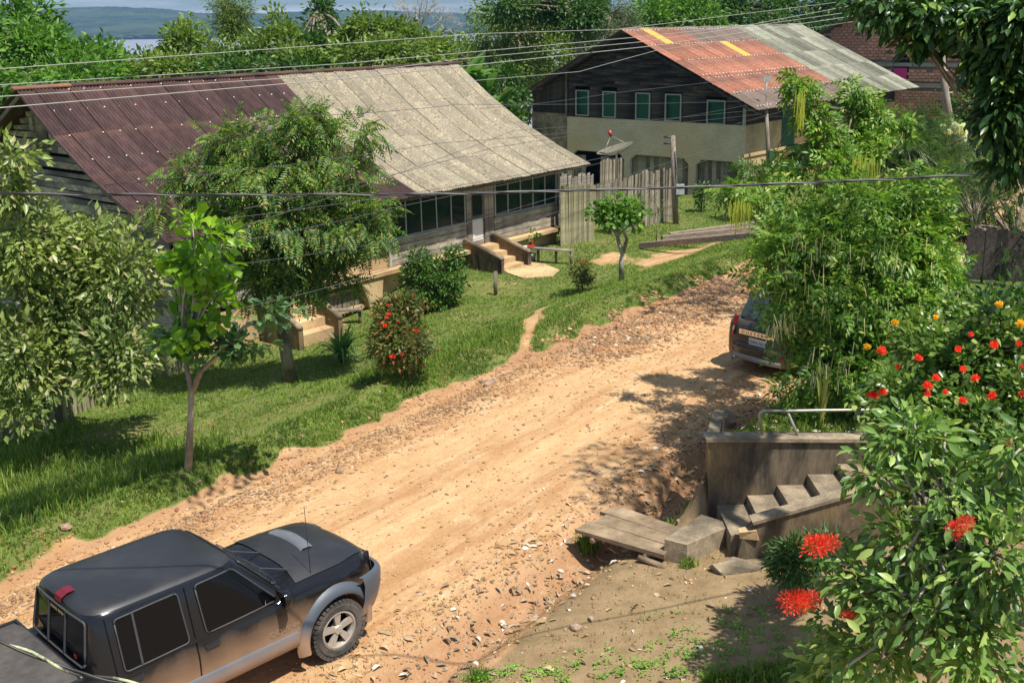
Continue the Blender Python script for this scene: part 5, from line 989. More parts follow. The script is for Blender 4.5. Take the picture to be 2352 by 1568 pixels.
M['lf_bg1'] = leafmat('bright_riverside_leaves', (.055, .15, .018), (.15, .28, .035)); M['lf_bg2'] = leafmat('yellow_green_leaves', (.10, .17, .03), (.20, .27, .05)); M['lf_bg3'] = leafmat('deep_green_leaves', (.03, .09, .015), (.08, .16, .028))
M['lf_bg4'] = leafmat('greyish_leaves', (.08, .12, .06), (.16, .20, .10)); M['lf_redbush'] = leafmat('mixed_bush_leaves', (.05, .09, .02), (.18, .20, .06), (.30, .11, .04), .10)
M['lf_mid'] = leafmat('bush_leaves', (.05, .12, .02), (.12, .22, .04)); M['lf_fine'] = leafmat('feathery_leaves', (.06, .13, .03), (.13, .22, .06)); M['banana'] = leafmat('banana_leaves', (.08, .18, .04), (.16, .28, .08), trans=.4)
M['fl_red'] = leafmat('red_petals', (.65, .02, .02), (.85, .12, .06), trans=.3); M['fl_yel'] = leafmat('yellow_petals', (.8, .45, .02), (.9, .6, .05)); M['fl_wht'] = leafmat('white_petals', (.7, .7, .65), (.85, .85, .8)); M['pods'] = leafmat('seed_pods', (.30, .32, .10), (.55, .52, .32)); M['pods_y'] = leafmat('yellow_pods', (.30, .36, .04), (.48, .50, .08))
M['dead'] = leafmat('dead_leaves', (.24, .15, .085), (.48, .36, .24), (.6, .54, .46), .15, rough=.8, trans=.05)
pole_ = lambda *pp: [atY(*p) for p in pp]
# --- yard plants
q = G(133, 966)
gp = [q, q + [.1, 0, 1.2], q + [.3, -.2, 2.2]]
plant('guava_tree', 'big olive-leaved tree filling the left edge above the picket fence', 'tree', q, crowns_px([(140, 700, 150, 190, 20.5), (50, 560, 120, 120, 20), (280, 640, 120, 130, 20.5), (60, 820, 130, 120, 19.5), (20, 430, 60, 40, 20), (270, 820, 100, 95, 19.5), (170, 560, 100, 80, 21), (20, 360, 70, 20, 20), (50, 950, 60, 60, 19)]), 620, .34, 22, .17, TD, M['lf_guava'], gp, r=.16, ntw=90, indiv=260, droop=.2, up=.35)
q = G(432, 1080)
yt = [q, *pole_((436, 1000, q[1]), (440, 900, q[1]), (425, 825, q[1]))]
Y0 = q[1]
yc = crowns_px([(445, 545, 80, 55, Y0), (470, 620, 80, 50, Y0), (420, 600, 50, 50, Y0), (500, 690, 55, 45, Y0), (440, 710, 50, 55, Y0), (420, 770, 60, 30, Y0)])
YT, ys_ = plant('young_tree', 'slender tree with large bright yellow-green leaves on the verge', 'tree', q, yc, 62, .24, 11, .20, TO, M['lf_young'], yt, bark='bark_pale', r=.065, ntw=26, indiv=280, up=.9, flat=.6)
p, d, n_, s, sb = cloud(crowns_px([(560, 795, 62, 28, Y0), (625, 722, 50, 20, Y0 - .3), (480, 800, 60, 18, Y0), (410, 780, 50, 22, Y0)]), 44, .24, 12, .16, flat=.5, up=1.1); leaves('lower_leaves', YT, M['lf_blue'], p, d, n_, s, TO, kind='stuff')
tube('limb', pole_((443, 895, Y0), (462, 850, Y0), (505, 815, Y0), (560, 800, Y0)), [.05, .045, .035, .02], M['bark_pale'], YT, True); tube('limb', pole_((505, 815, Y0), (560, 750, Y0), (625, 728, Y0 - .3)), [.03, .025, .015], M['bark_pale'], YT, True); tube('limb', pole_((505, 700, Y0), (545, 640, Y0)), [.02, .012], M['bark_pale'], YT, True)
q = G(668, 875); Yn = q[1]
nt = [q, *pole_((655, 800, Yn), (645, 740, Yn), (650, 660, Yn), (660, 560, Yn))]
plant('neem_tree', 'large feathery neem tree in front of the long house', 'tree', q, crowns_px([(640, 400, 130, 95, Yn), (690, 315, 65, 45, Yn), (540, 440, 120, 85, Yn), (770, 400, 90, 80, Yn), (650, 520, 160, 80, Yn), (790, 510, 110, 65, Yn), (560, 330, 70, 40, Yn), (700, 600, 80, 50, Yn), (620, 640, 90, 40, Yn), (450, 400, 50, 40, Yn), (700, 275, 30, 25, Yn), (820, 310, 35, 30, Yn), (630, 275, 30, 20, Yn), (860, 480, 50, 35, Yn), (750, 650, 70, 25, Yn), (560, 590, 40, 40, Yn), (370, 480, 40, 18, Yn)]), 350, .30, 15, .36, FR_NEEM, M['lf_neem'], nt, r=.16, ntw=80, droop=.5, up=.8)
def flowers(parent, pts, r, mat, name='flower_head', n=26, petal=.03):
    V, F = [], []
    d = nrm(R.normal(0, 1, (n, 3)) + [0, 0, .5]); v, f = leafarr(d * r * .6, d, R.normal(0, 1, (n, 3)), np.full(n, r * .75), star(4, 1.0, .3, .5)); me = mesh(name, v, f, mat)
    for p in pts: inst(name, me, parent, Matrix.Translation(tuple(p)) @ Matrix.Rotation(random.random() * 6, 4, 'Z') @ Matrix.Scale(random.uniform(.7, 1.25), 4), True)
def crown_surface(crowns, n, lift=1.0, lower=-.3):
    out = []
    while len(out) < n:
        c, r = crowns[R.integers(len(crowns))]; d = nrm(R.normal(0, 1, 3)); v = nrm(CAM - c)
        if d @ v > .1 and d[2] > lower: out.append(c + d * r * lift)
    return out
q = G(905, 865); cr1 = crowns_px([(915, 790, 80, 66, q[1]), (905, 730, 50, 45, q[1] + .2), (930, 710, 40, 40, q[1] + .3)])
X, _ = plant('ixora_bush', 'round dark bush dotted with red flowers on the lawn by the strappy plant', 'bush', q, cr1, 520, .14, 16, .09, TD, M['lf_redbush'], r=.03, ntw=20, bark='twig'); flowers(X, crown_surface(cr1, 15, 1.02), .034, M['fl_red'])
q = G(1000, 712); plant('citrus_bush', 'tall dense green bush in front of the stairs of the long house', 'bush', q, crowns_px([(975, 650, 58, 60, q[1]), (1030, 640, 42, 62, q[1]), (960, 600, 40, 30, q[1]), (1045, 590, 22, 22, q[1]), (990, 690, 50, 28, q[1])]), 420, .17, 16, .12, TD, M['lf_mid'], r=.05, ntw=25)
q = G(990, 716); X = E('red_flower_plant', 'low plant with red flowers at the foot of the tall green bush', 'plant', q); p, d, n_, s, _ = cloud([(q + [0, 0, .1], np.array([.35, .3, .12]))], 18, .1, 10, .09, up=.8); leaves('foliage', X, M['lf_mid'], p, d, n_, s, TD, kind='stuff'); flowers(X, [atY(a, b_, q[1] - .3) for a, b_ in ((966, 702), (978, 706), (990, 703), (1008, 700), (972, 710))], .045, M['fl_red'])
q = G(1338, 668); cr1 = crowns_px([(1338, 628, 30, 34, q[1])]); X, _ = plant('ixora_bush', 'small rounded orange-red bush near the bench', 'bush', q, cr1, 110, .11, 13, .075, TD, M['lf_redbush'], r=.03, ntw=12, bark='twig'); flowers(X, crown_surface(cr1, 14, 1.0), .03, leafmat('orange_petals', (.5, .10, .03), (.6, .2, .08)))
q = G(1428, 647); Yq = q[1]; tr = [q, *pole_((1427, 600, Yq), (1430, 585, Yq), (1418, 545, Yq), (1424, 525, Yq))]
X, _ = plant('umbrella_tree', 'small forked tree with flat umbrella crown on the lawn', 'tree', q, crowns_px([(1385, 487, 32, 22, Yq), (1455, 482, 32, 20, Yq), (1420, 465, 32, 18, Yq), (1425, 490, 55, 20, Yq), (1470, 500, 18, 18, Yq)]), 75, .22, 13, .16, TO, M['lf_bg1'], tr, bark='bark_pale', r=.085, ntw=34, start=np.array([tr[-1], tr[-1], tr[-2]])); tube('limb', pole_((1431, 580, Yq), (1440, 550, Yq), (1432, 530, Yq), (1455, 505, Yq)), [.06, .05, .045, .02], M['bark_pale'], X, True)
q = G(1506, 572); plant('sapling', 'thin wispy sapling just behind the timber beams', 'sapling', q, crowns_px([(1512, 485, 26, 30, q[1])]), 26, .18, 7, .1, TN, M['lf_fine'], r=.025, ntw=16, bark='twig')
q = G(1610, 487); plant('shrub', 'small upright dark shrub to the right of the meter box pole', 'shrub', q, crowns_px([(1612, 452, 20, 26, q[1]), (1612, 432, 16, 14, q[1])]), 46, .2, 12, .14, TD, M['lf_mid'], r=.04, ntw=12)
q = G(1660, 470); plant('shrub', 'low brownish shrub against the plaster wall openings', 'shrub', q, crowns_px([(1655, 432, 26, 20, q[1] + 3)]), 26, .22, 9, .13, TN, M['lf_bg4'], r=.03, ntw=10)
q = G(1350, 500); plant('shrub', 'shrub in the dark gap behind the umbrella tree', 'shrub', q, crowns_px([(1385, 520, 26, 18, q[1] + 1)]), 22, .22, 9, .16, TD, M['lf_mid'], r=.03, ntw=6)
def strap(name, label, q, n, ln, w, mat, cat='plant', upr=.9, part='leaf'):
    X = E(name, label, cat, q)
    for i in range(n):
        a = R.random() * 6.28; o_ = np.array([math.cos(a), math.sin(a), 0]); L_ = ln * R.uniform(.6, 1.1); e = R.uniform(.5, 1) ; pts = []
        sd_ = np.array([-o_[1], o_[0], 0]); V = []
        for u in np.linspace(0, 1, 6): c = q + o_ * L_ * (u * (1.1 - upr * .5)) * e + np.array([0, 0, L_ * (upr * 1.5 * u - 1.25 * u * u * e)]); ww = w * (1 - u) ** .6 * .5 + .001; V += [c - sd_ * ww, c + [0, 0, -ww * .4], c + sd_ * ww]
        mk(part, V, [(k * 3 + j, k * 3 + j + 1, k * 3 + 4 + j, k * 3 + 3 + j) for k in range(5) for j in (0, 1)], mat, X, True)
    return X
strap('spider_lily', 'strappy dark green plant between the shaded bench and the red flowered bush', G(785, 833), 80, 1.3, .075, leafmat('strap_leaf', (.05, .14, .03), (.14, .27, .08), rough=.3))
strap('snake_plant', 'upright yellow-edged sword leaves behind the pipe handrail', G(1885, 985) + [0, 0, .02], 11, .75, .06, leafmat('sword_leaf', (.2, .24, .05), (.42, .40, .12)), upr=1.6)
q = G(1222, 590) + [0, 0, .55]; X = E('potted_plant', 'small leafy plant on the end of the bench', 'plant', q); p, d, n_, s, _ = cloud([(q + [0, 0, .15], np.array([.2, .2, .2]))], 10, .1, 9, .14, up=.5); leaves('foliage', X, M['lf_mid'], p, d, n_, s, TD); mk('pot', *tubeVF([q - [0, 0, .1], q + [0, 0, .04]], [.08, .1], 10), M['red'], X, True)
# --- right side shrubs
q = G(1905, 905) + [0, 0, 0]; Yt = 16.6
def podset(parent, specs, n, mat, ln=.22):
    B = MB()
    for px, py, rx, ry, Y in specs:
        for i in range(n):
            p = atY(px + R.normal(0, rx * .5), py + R.normal(0, ry * .5), Y - .3 * R.random()); l_ = ln * R.uniform(.6, 1.2); dx, dy = R.normal(0, .025, 2); w = .007
            B.add([p + [-w, 0, 0], p + [w, 0, 0], p + [dx + w * .6, dy, -l_], p + [dx - w * .6, dy, -l_], p + [0, w, 0], p + [dx, dy + w * .5, -l_]], [(0, 1, 2, 3), (1, 4, 5, 2), (4, 0, 3, 5)])
    return B.build('seed_pods', mat, parent, True, kind='stuff')
tc = crowns_px([(1950, 560, 190, 110, 17), (1830, 600, 90, 80, 16.8), (1925, 700, 150, 120, 16.2), (2060, 660, 130, 140, 16.5), (1815, 690, 40, 40, 15.9), (1980, 470, 130, 45, 17.5), (2120, 560, 60, 90, 17), (1900, 830, 75, 60, 15.6), (2050, 790, 120, 80, 15.8), (2000, 870, 90, 45, 15.2), (1770, 620, 40, 40, 16.5), (1760, 455, 50, 16, 18.2), (1850, 890, 50, 34, 15.3), (2120, 460, 40, 50, 17)])
TS, _ = plant('trumpet_shrub', 'huge bright green shrub with hanging pale pods hiding the SUV', 'shrub', atY(1950, 905, 16), tc, 720, .28, 13, .20, FR_TEC, M['lf_tec'], [atY(1950, 905, 16), atY(1940, 700, 16.8)], r=.1, ntw=90, bark='twig', droop=.4, up=.75)
podset(TS, [(1880, 560, 90, 40, 16), (2000, 720, 150, 60, 15.2), (1850, 640, 60, 60, 15.6), (1790, 745, 30, 30, 15.4), (2060, 600, 90, 50, 15.8), (2080, 860, 60, 40, 15), (1900, 840, 60, 30, 15)], 26, M['pods']); podset(TS, [(1705, 470, 28, 16, 18), (1985, 370, 30, 18, 17.8), (1840, 230, 10, 22, 18.4)], 60, M['pods_y'], .38)
tc2 = crowns_px([(1845, 205, 22, 28, 19), (1868, 260, 24, 30, 19), (1890, 320, 28, 34, 19), (1925, 385, 40, 26, 18.5), (1975, 215, 26, 26, 19.5), (1988, 275, 26, 40, 19.5), (1990, 345, 30, 36, 19), (1830, 188, 15, 12, 19), (2045, 285, 32, 20, 20), (1800, 402, 55, 10, 19), (1700, 440, 30, 10, 18.5)])
plant('trumpet_shrub', 'tall arching green stems rising above the shrub before the orange-roofed house', 'shrub', G(1905, 600), tc2, 120, .17, 12, .20, FR_TEC, M['lf_tec'], [atY(1930, 560, 18.5), atY(1930, 400, 18.8), atY(1960, 250, 19.3)], r=.025, ntw=26, bark='twig', droop=.55, up=.75, start=np.array([atY(1930, 440, 18.7), atY(1890, 330, 18.9), atY(1985, 320, 19.3), atY(1865, 240, 19)]))
plant('feathery_tree', 'fine feathery grey-green tree before the double pole', 'tree', G(2110, 470), crowns_px([(2080, 330, 80, 60, 36), (2140, 380, 70, 50, 36), (2060, 395, 60, 40, 36), (2110, 290, 45, 35, 37), (2150, 420, 70, 30, 34)]), 230, .5, 12, .42, FR_FINE, M['lf_fine'], r=.05, ntw=40, bark='bark_pale')
q = atY(1885, 415, 45); X = E('cycad_palm', 'dark palm with stiff arching fronds on a short trunk', 'palm', q); tp = atY(1876, 345, 45); tube('trunk', [q - [0, 0, .5], tp], [.16, .13], M['bark'], X, True)
dd = nrm(np.array([[math.cos(a), math.sin(a), R.uniform(-.1, .7)] for a in np.linspace(0, 6.28, 26)])); leaves('fronds', X, leafmat('palm_frond', (.02, .055, .02), (.05, .10, .035)), np.repeat(tp[None], 26, 0), dd, np.tile([0, 0, 1.], (26, 1)) + R.normal(0, .1, (26, 3)), np.full(26, 1.25), FR_PALM)
q = G(1835, 400); plant('shrub', 'dark round shrub by the side steps of the orange-roofed house', 'shrub', q, crowns_px([(1835, 372, 22, 24, 46)]), 36, .26, 11, .2, TD, M['lf_bg3'], r=.04, ntw=8)
q = G(1740, 430); plant('shrub', 'low leafy shrubs around the foot of the slim lamp pole', 'shrub', q, crowns_px([(1720, 395, 30, 16, 44), (1790, 400, 45, 14, 44)]), 50, .3, 10, .26, FR_TEC, M['lf_mid'], r=.04, ntw=8)
q = G(2180, 400); X, _ = plant('shrub', 'bush with white flowers around the double pole', 'shrub', q, crowns_px([(2180, 295, 28, 30, 44), (2215, 330, 24, 24, 44), (2240, 390, 60, 20, 40)]), 60, .3, 10, .2, TD, M['lf_mid'], r=.04, ntw=10); flowers(X, [atY(2160 + R.random() * 60, 282 + R.random() * 30, 43) for _ in range(12)], .12, M['fl_wht'])
plant('shrub', 'dark low undergrowth in front of the dark board fence', 'shrub', G(2260, 740), crowns_px([(2200, 700, 40, 30, 18), (2270, 700, 60, 30, 18), (2340, 690, 40, 35, 18), (2180, 640, 30, 40, 20)]), 90, .25, 14, .14, TD, M['lf_bg3'], r=.03, ntw=10)
plant('mimosa_bush', 'dark wiry feather-leaved bush against the far dirt road', 'bush', G(2280, 690), crowns_px([(2210, 440, 60, 50, 26), (2250, 500, 70, 60, 25), (2320, 470, 50, 70, 25), (2200, 520, 50, 50, 25), (2320, 580, 50, 70, 24), (2260, 420, 90, 25, 28)]), 190, .32, 9, .28, FR_FINE, M['lf_bg3'], [atY(2290, 690, 24), atY(2275, 600, 24), atY(2240, 520, 24.5)], r=.07, ntw=90, bark='bark', start=np.array([atY(2290, 640, 24), atY(2240, 520, 24.5), atY(2330, 560, 24)]))
ix = crowns_px([(2200, 850, 130, 100, 9.6), (2080, 930, 110, 90, 9.4), (2300, 800, 110, 120, 9.6), (2230, 980, 150, 110, 9.0), (2330, 950, 90, 120, 9.0), (2120, 780, 70, 50, 10.2), (2200, 730, 60, 50, 10.4), (2290, 1080, 110, 90, 8.6)])
IX, _ = plant('ixora_hedge', 'large flowering hedge with red and yellow flower heads at right', 'hedge', gz_(atY(2200, 1000, 9.6)), ix, 1000, .15, 17, .070, TO, M['lf_ixora'], r=.05, ntw=60, bark='twig', indiv=280, up=.6)
rd = [(2230, 768, 17), (2283, 792, 16), (2025, 806, 12), (2110, 822, 16), (2062, 843, 16), (2200, 802, 16), (2348, 842, 18), (2340, 790, 14), (2212, 848, 12), (2240, 868, 10), (2028, 900, 14), (2010, 908, 10), (2132, 886, 12), (2172, 900, 14), (2212, 920, 9), (2278, 908, 12), (2318, 1018, 11), (2000, 905, 10), (2130, 905, 9), (2150, 868, 10), (2348, 905, 10)]
flowers(IX, [atY(a, b_, 8.35 + .012 * 0) for a, b_, _ in rd], .028, M['fl_red']); flowers(IX, [atY(a, b_, 8.9) for a, b_ in ((2056, 742), (1992, 797), (2150, 728), (2295, 700), (2345, 745), (2130, 1000))], .030, M['fl_yel'])
plant('fern_mound', 'fuzzy grey-green fern mound beside the stair side wall', 'fern', atY(1835, 1330, 11.8), crowns_px([(1825, 1290, 62, 62, 11.8), (1900, 1260, 50, 40, 11.9)]), 190, .10, 12, .12, TN, M['lf_fine'], r=.02, ntw=0)
fc = crowns_px([(2200, 1130, 150, 90, 5.6), (2100, 1010, 110, 60, 5.8), (2280, 1280, 140, 120, 5.3), (2080, 1230, 120, 60, 5.6), (2000, 1090, 55, 40, 5.8), (2150, 1400, 190, 90, 5.4), (1980, 1330, 100, 60, 5.7), (2250, 1500, 150, 90, 5.2), (2010, 1480, 140, 60, 5.6), (1900, 1420, 60, 35, 5.8), (2330, 1050, 60, 80, 5.5), (1930, 1540, 120, 40, 5.9)])
FB, _ = plant('combretum_shrub', 'leathery-leaved foreground shrub with brush-like red flowers at lower right', 'shrub', gz_(atY(2200, 1500, 5.4)), fc, 620, .12, 9, .080, TL, M['lf_fore'], [gz_(atY(2200, 1500, 5.4)), atY(2200, 1500, 5.4), atY(2180, 1350, 5.4)], r=.04, ntw=120, bark='bark_pale', indiv=298, up=.6, droop=.35, start=np.array([atY(2200, 1400, 5.4), atY(2250, 1250, 5.5), atY(2080, 1450, 5.5)]))
def brush(c, ln, r, axis, nm='flower_head'):
    n = 700; u = R.random(n); c = np.asarray(c); axis = nrm(axis); d = nrm(R.normal(0, 1, (n, 3)) + axis * .3); d[:, 2] += .3; base = c + axis[None] * (u[:, None] - .5) * ln
    leaves(nm, FB, M['fl_red'], base + nrm(d) * r * (.25 + .5 * R.random((n, 1))), d, R.normal(0, 1, (n, 3)), np.full(n, r * .42) * (1 - .4 * u), (np.array([(0, 0, 0), (.9, .14, 0), (1.08, 0, .05), (.9, -.14, 0)]), [(0, 1, 2), (0, 2, 3)]))
for px, py, w, h_, Y in ((1885, 1252, 40, 26, 5.55), (1835, 1382, 44, 28, 5.6), (2205, 1210, 34, 20, 5.1), (1950, 1412, 22, 12, 5.5)): brush(atY(px, py, Y), w * 1.6 * Y / FPX, h_ * 1.25 * Y / FPX, [1, .1, .1 if py != 1210 else .6])
# --- overhanging tree at top right
oc = crowns_px([(1990, 12, 45, 12, 7.2), (2045, 30, 35, 22, 7.1), (2125, 35, 70, 18, 7.0), (2100, 100, 34, 8, 7.0), (2240, 50, 90, 45, 6.9), (2200, 25, 150, 18, 7.2), (2262, 130, 40, 45, 6.8), (2310, 140, 60, 70, 6.7), (2320, 240, 50, 60, 6.6), (2290, 290, 42, 45, 6.6), (2315, 370, 36, 42, 6.6), (2345, 60, 60, 80, 6.6), (2350, 330, 30, 80, 6.6)])
tb = gz_(np.array([6.8, 10.2])); ST_, _ = plant('shade_tree', 'dark leafy branches of a tree overhanging the top right corner', 'tree', tb, oc, 560, .11, 14, .075, TL, M['lf_dark'], [tb, np.array([6.7, 10, 4]), np.array([6.4, 9.6, 7.4]), np.array([6.6, 10.4, 10.6])], r=.2, ntw=0, indiv=290, droop=.65, hang=.15, up=.5)
p, d, n_, s, sb = cloud(oc, 60, .1, 2, .1); twigs(ST_, np.array([atY(2350, 100, 6.8), atY(2240, 108, 7.0), atY(2345, 220, 6.6), atY(2120, 92, 7.0)]), sb, M['twig'], 60, .010, .003)
p, d, n_, s, sb = cloud([(np.array([6.8, 11.9, 12.2]), np.array([1.7, 1.5, .9])), (np.array([7.4, 13.2, 12.0]), np.array([1.4, 1.4, .9]))], 90, .35, 20, .16); leaves('upper_crown', ST_, M['lf_dark'], p, d, n_, s, TD, kind='stuff'); twigs(ST_, np.array([6.6, 10.4, 10.6]), sb, M['bark'], 25, .05)
tube('limb', [np.array([6.4, 9.6, 7.4]), atY(2352, 220, 6.9), atY(2330, 330, 6.7)], [.05, .03, .012], M['twig'], ST_, True)
tube('limb', [np.array([6.4, 9.6, 7.4])] + pole_((2380, 120, 6.9), (2240, 108, 7.0), (2120, 92, 7.0), (2020, 45, 7.1)), [.06, .03, .022, .016, .007], M['bark'], bpy.data.objects['shade_tree'], True)
plant('tall_tree', 'tall tree standing just outside the right edge behind the flower hedge', 'tree', gz_(np.array([13.5, 21.0])), [(np.array([9.2, 23.0, 12.4]), np.array([2.2, 1.8, .9])), (np.array([11.5, 22.0, 12.8]), np.array([2.4, 2.2, 1.2])), (np.array([9.8, 25.0, 12.0]), np.array([1.6, 1.6, .8]))], 130, .4, 18, .2, TD, M['lf_bg3'], [gz_(np.array([13.5, 21.0])), np.array([13.2, 21.2, 6]), np.array([12, 21.8, 11.4])], r=.22, ntw=30)
plant('tall_tree', 'tall tree standing just outside the left edge and shading the lower left yard', 'tree', gz_(np.array([-6.6, 10.4])), [(np.array([-3.6, 13.9, 9.6]), np.array([1.8, 1.6, .9])), (np.array([-2.2, 13.4, 9.5]), np.array([1.1, 1.0, .7])), (np.array([-5.2, 12.8, 10.0]), np.array([1.8, 1.6, 1.1]))], 170, .35, 18, .18, TD, M['lf_bg3'], [gz_(np.array([-6.6, 10.4])), np.array([-6.6, 10.4, 4]), np.array([-6.2, 11, 8.2])], r=.2, ntw=30)
# --- trees behind the houses
def bgtree(label, specs, mat, n, leaf, tmpl, subr=.9, nl=20, trunk_to=None, grp='trees behind the houses', name='riverside_tree', cat='tree', **kw):
    c = crowns_px(specs); b_ = gz_(c[0][0] + np.array([0, 0, 0])); return plant(name, label, cat, b_, c, int(n * 1.15), subr * .9, int(nl * 1.9), leaf * .6, (TN if tmpl is TN else TD), M[mat], [b_, b_ + (c[0][0] - b_) * .6, c[0][0]], r=.25, ntw=40, group=grp, **kw)
bgtree('broad bright tree filling the top left corner', [(40, 60, 60, 60, 52), (60, 130, 100, 60, 50), (110, 110, 50, 45, 52), (20, 200, 60, 50, 48), (90, 40, 30, 30, 54)], 'lf_bg1', 150, .55, TO, .8, 22)
bgtree('leafy tree just above the left end of the dark roof', [(140, 160, 80, 40, 50), (210, 145, 80, 35, 50), (280, 160, 70, 30, 52), (160, 190, 130, 40, 47), (250, 130, 30, 18, 54)], 'lf_bg1', 170, .5, TO, .8, 22)
bgtree('rounded tree before the open river at left', [(400, 150, 60, 30, 54), (420, 110, 40, 30, 54), (440, 68, 24, 14, 56), (500, 135, 40, 28, 54), (400, 165, 90, 24, 50)], 'lf_bg2', 180, .42, TD, .75, 22)
X, _ = bgtree('slim tree with high airy crown standing against the river', [(530, 40, 30, 40, 62), (500, 10, 28, 12, 62), (560, 15, 28, 14, 62), (540, 75, 45, 12, 62), (520, 55, 45, 15, 62)], 'lf_bg2', 110, .4, TN, .55, 18, droop=0., up=.8)
bgtree('thick tree right of the slim airy one', [(600, 130, 60, 40, 54), (650, 110, 40, 50, 54), (640, 60, 22, 30, 56), (670, 145, 60, 30, 50)], 'lf_bg2', 150, .42, TD, .7, 22)
bgtree('tree with tall pointed crown touching the sky', [(735, 30, 22, 35, 58), (740, 75, 35, 30, 57), (720, 120, 55, 35, 55), (760, 130, 50, 35, 55)], 'lf_bg3', 150, .42, TD, .6, 22)
bgtree('wide tree directly behind the middle of the pale roof', [(850, 75, 60, 38, 52), (900, 95, 70, 40, 52), (960, 110, 60, 35, 52), (820, 110, 50, 35, 52), (1000, 135, 40, 20, 52), (880, 130, 120, 22, 50)], 'lf_bg2', 240, .44, TO, .7, 22)
bgtree('low green trees between the thick tree and the pale roof ridge', [(560, 165, 120, 22, 50), (720, 160, 140, 22, 50)], 'lf_bg3', 130, .42, TD, .7, 20)
bt = E('bare_tree', 'leafless pale grey tree rising above the wide green tree', 'tree', gz_(atY(965, 110, 60)), group='trees behind the houses'); b0 = atY(965, 110, 60); tube('trunk', [gz_(b0), b0], [.25, .14], M['bark_pale'], bt, True); B = MB()
def fork(p, d, l_, r, k):
    e = p + nrm(d) * l_; B.tube([p, (p + e) / 2 + R.normal(0, .05, 3) * l_, e], [r, r * .8, r * .6], 4)
    if k: 
        for _ in range(3): fork(e, nrm(d) + R.normal(0, .5, 3) + [0, 0, .1], l_ * .72, r * .55, k - 1)
for _ in range(5): fork(b0, np.array([0, 0, 1.]) + R.normal(0, .5, 3), 1.0, .06, 4)
B.build('branches', M['bark_pale'], bt, True, kind='stuff')
bgtree('big spreading tree in the gap between the two houses', [(1180, 60, 90, 55, 80), (1240, 110, 90, 50, 80), (1120, 90, 60, 45, 76), (1300, 60, 80, 50, 82), (1170, 150, 80, 40, 76), (1310, 100, 60, 30, 82), (1100, 30, 25, 22, 80), (1130, 180, 50, 30, 74), (1230, 150, 60, 40, 80)], 'lf_bg2', 420, .42, TD, .8, 20)
bgtree('tall deep green tree behind the gable peak', [(1330, 30, 70, 40, 75), (1250, 20, 60, 30, 75), (1180, 20, 60, 25, 74)], 'lf_bg3', 150, .5, TD, .9, 20)
bgtree('greyish thin-leaved tree left of the orange roof peak', [(1400, 35, 50, 40, 78), (1380, 75, 50, 22, 76), (1440, 50, 40, 30, 78)], 'lf_bg4', 120, .42, TN, .9, 20)
bgtree('bright bushy tree behind the orange roof ridge', [(1530, 25, 60, 30, 84), (1590, 30, 60, 34, 84), (1500, 40, 40, 20, 82), (1620, 50, 50, 16, 82)], 'lf_bg1', 150, .55, TD, 1.0, 20)
bgtree('dark forest tree behind the grey roof ridge', [(1700, 20, 90, 40, 88), (1800, 20, 70, 40, 88), (1650, 10, 60, 30, 88), (1760, 50, 80, 14, 86)], 'lf_bg3', 190, .55, TD, 1.1, 20)
bgtree('darkest tree beside the brick house gable', [(1890, 30, 50, 40, 90), (1860, 60, 50, 20, 88), (1960, 10, 60, 20, 95)], 'lf_dark', 150, .6, TD, 1.1, 20)
bgtree('dense undergrowth tree low in the gap between the houses', [(1150, 225, 28, 40, 54), (1135, 190, 25, 30, 56), (1170, 175, 22, 24, 55), (1170, 270, 22, 30, 54), (1185, 225, 16, 26, 55)], 'lf_bg3', 110, .36, TD, .55, 18)
ban = E('banana_plant', 'clump of banana plants with broad torn leaves between the houses', 'banana plant', gz_(atY(1110, 240, 49)))
for px, py in ((1080, 170), (1110, 190), (1140, 235), (1100, 230), (1060, 160)):
    b0 = atY(px, py + 40, 49); tube('stem', [gz_(b0), b0], [.18, .1], M['bark_pale'], ban, True)
    for _ in range(8):
        a = R.random() * 6.28; o_ = np.array([math.cos(a), math.sin(a), 0]); sd_ = np.array([-o_[1], o_[0], 0]); V = []; L_ = R.uniform(1.4, 2.2); e = R.uniform(.3, 1)
        for u in np.linspace(0, 1, 7): c = b0 + o_ * L_ * u * (.35 + .5 * e) + np.array([0, 0, L_ * (1.1 * u - .9 * e * u * u)]); ww = .26 * math.sin(math.pi * min(1, u * .9 + .1)) + .02; V += [c - sd_ * ww + [0, 0, .08], c, c + sd_ * ww + [0, 0, .08]]
        mk('leaf', V, [(k * 3 + j, k * 3 + j + 1, k * 3 + 4 + j, k * 3 + 3 + j) for k in range(6) for j in (0, 1)], M['banana'], ban, True)
bgtree('row of undergrowth trees by the brick house yard', [(2240, 250, 60, 40, 60), (2330, 260, 60, 60, 55), (2350, 180, 50, 60, 60)], 'lf_bg3', 100, .45, TD, .8, 20)
bgtree('line of low trees hiding the river bank behind the middle roofs', [(1050, 130, 60, 40, 84), (950, 120, 120, 30, 84), (1180, 180, 40, 60, 84), (1200, 245, 30, 40, 80), (1250, 150, 60, 40, 88)], 'lf_bg2', 160, .6, TD, 1.0, 20)
bgtree('forest tree behind the brick house at far right', [(2260, 130, 60, 60, 84), (2330, 90, 60, 80, 84), (2380, 150, 60, 80, 80)], 'lf_bg3', 150, .6, TD, 1.0, 20)
bgtree('far pale tree seen beyond the gap near the river', [(1450, 60, 90, 16, 96), (1340, 60, 60, 14, 96)], 'lf_bg3', 70, .5, TD, 1.0, 18)
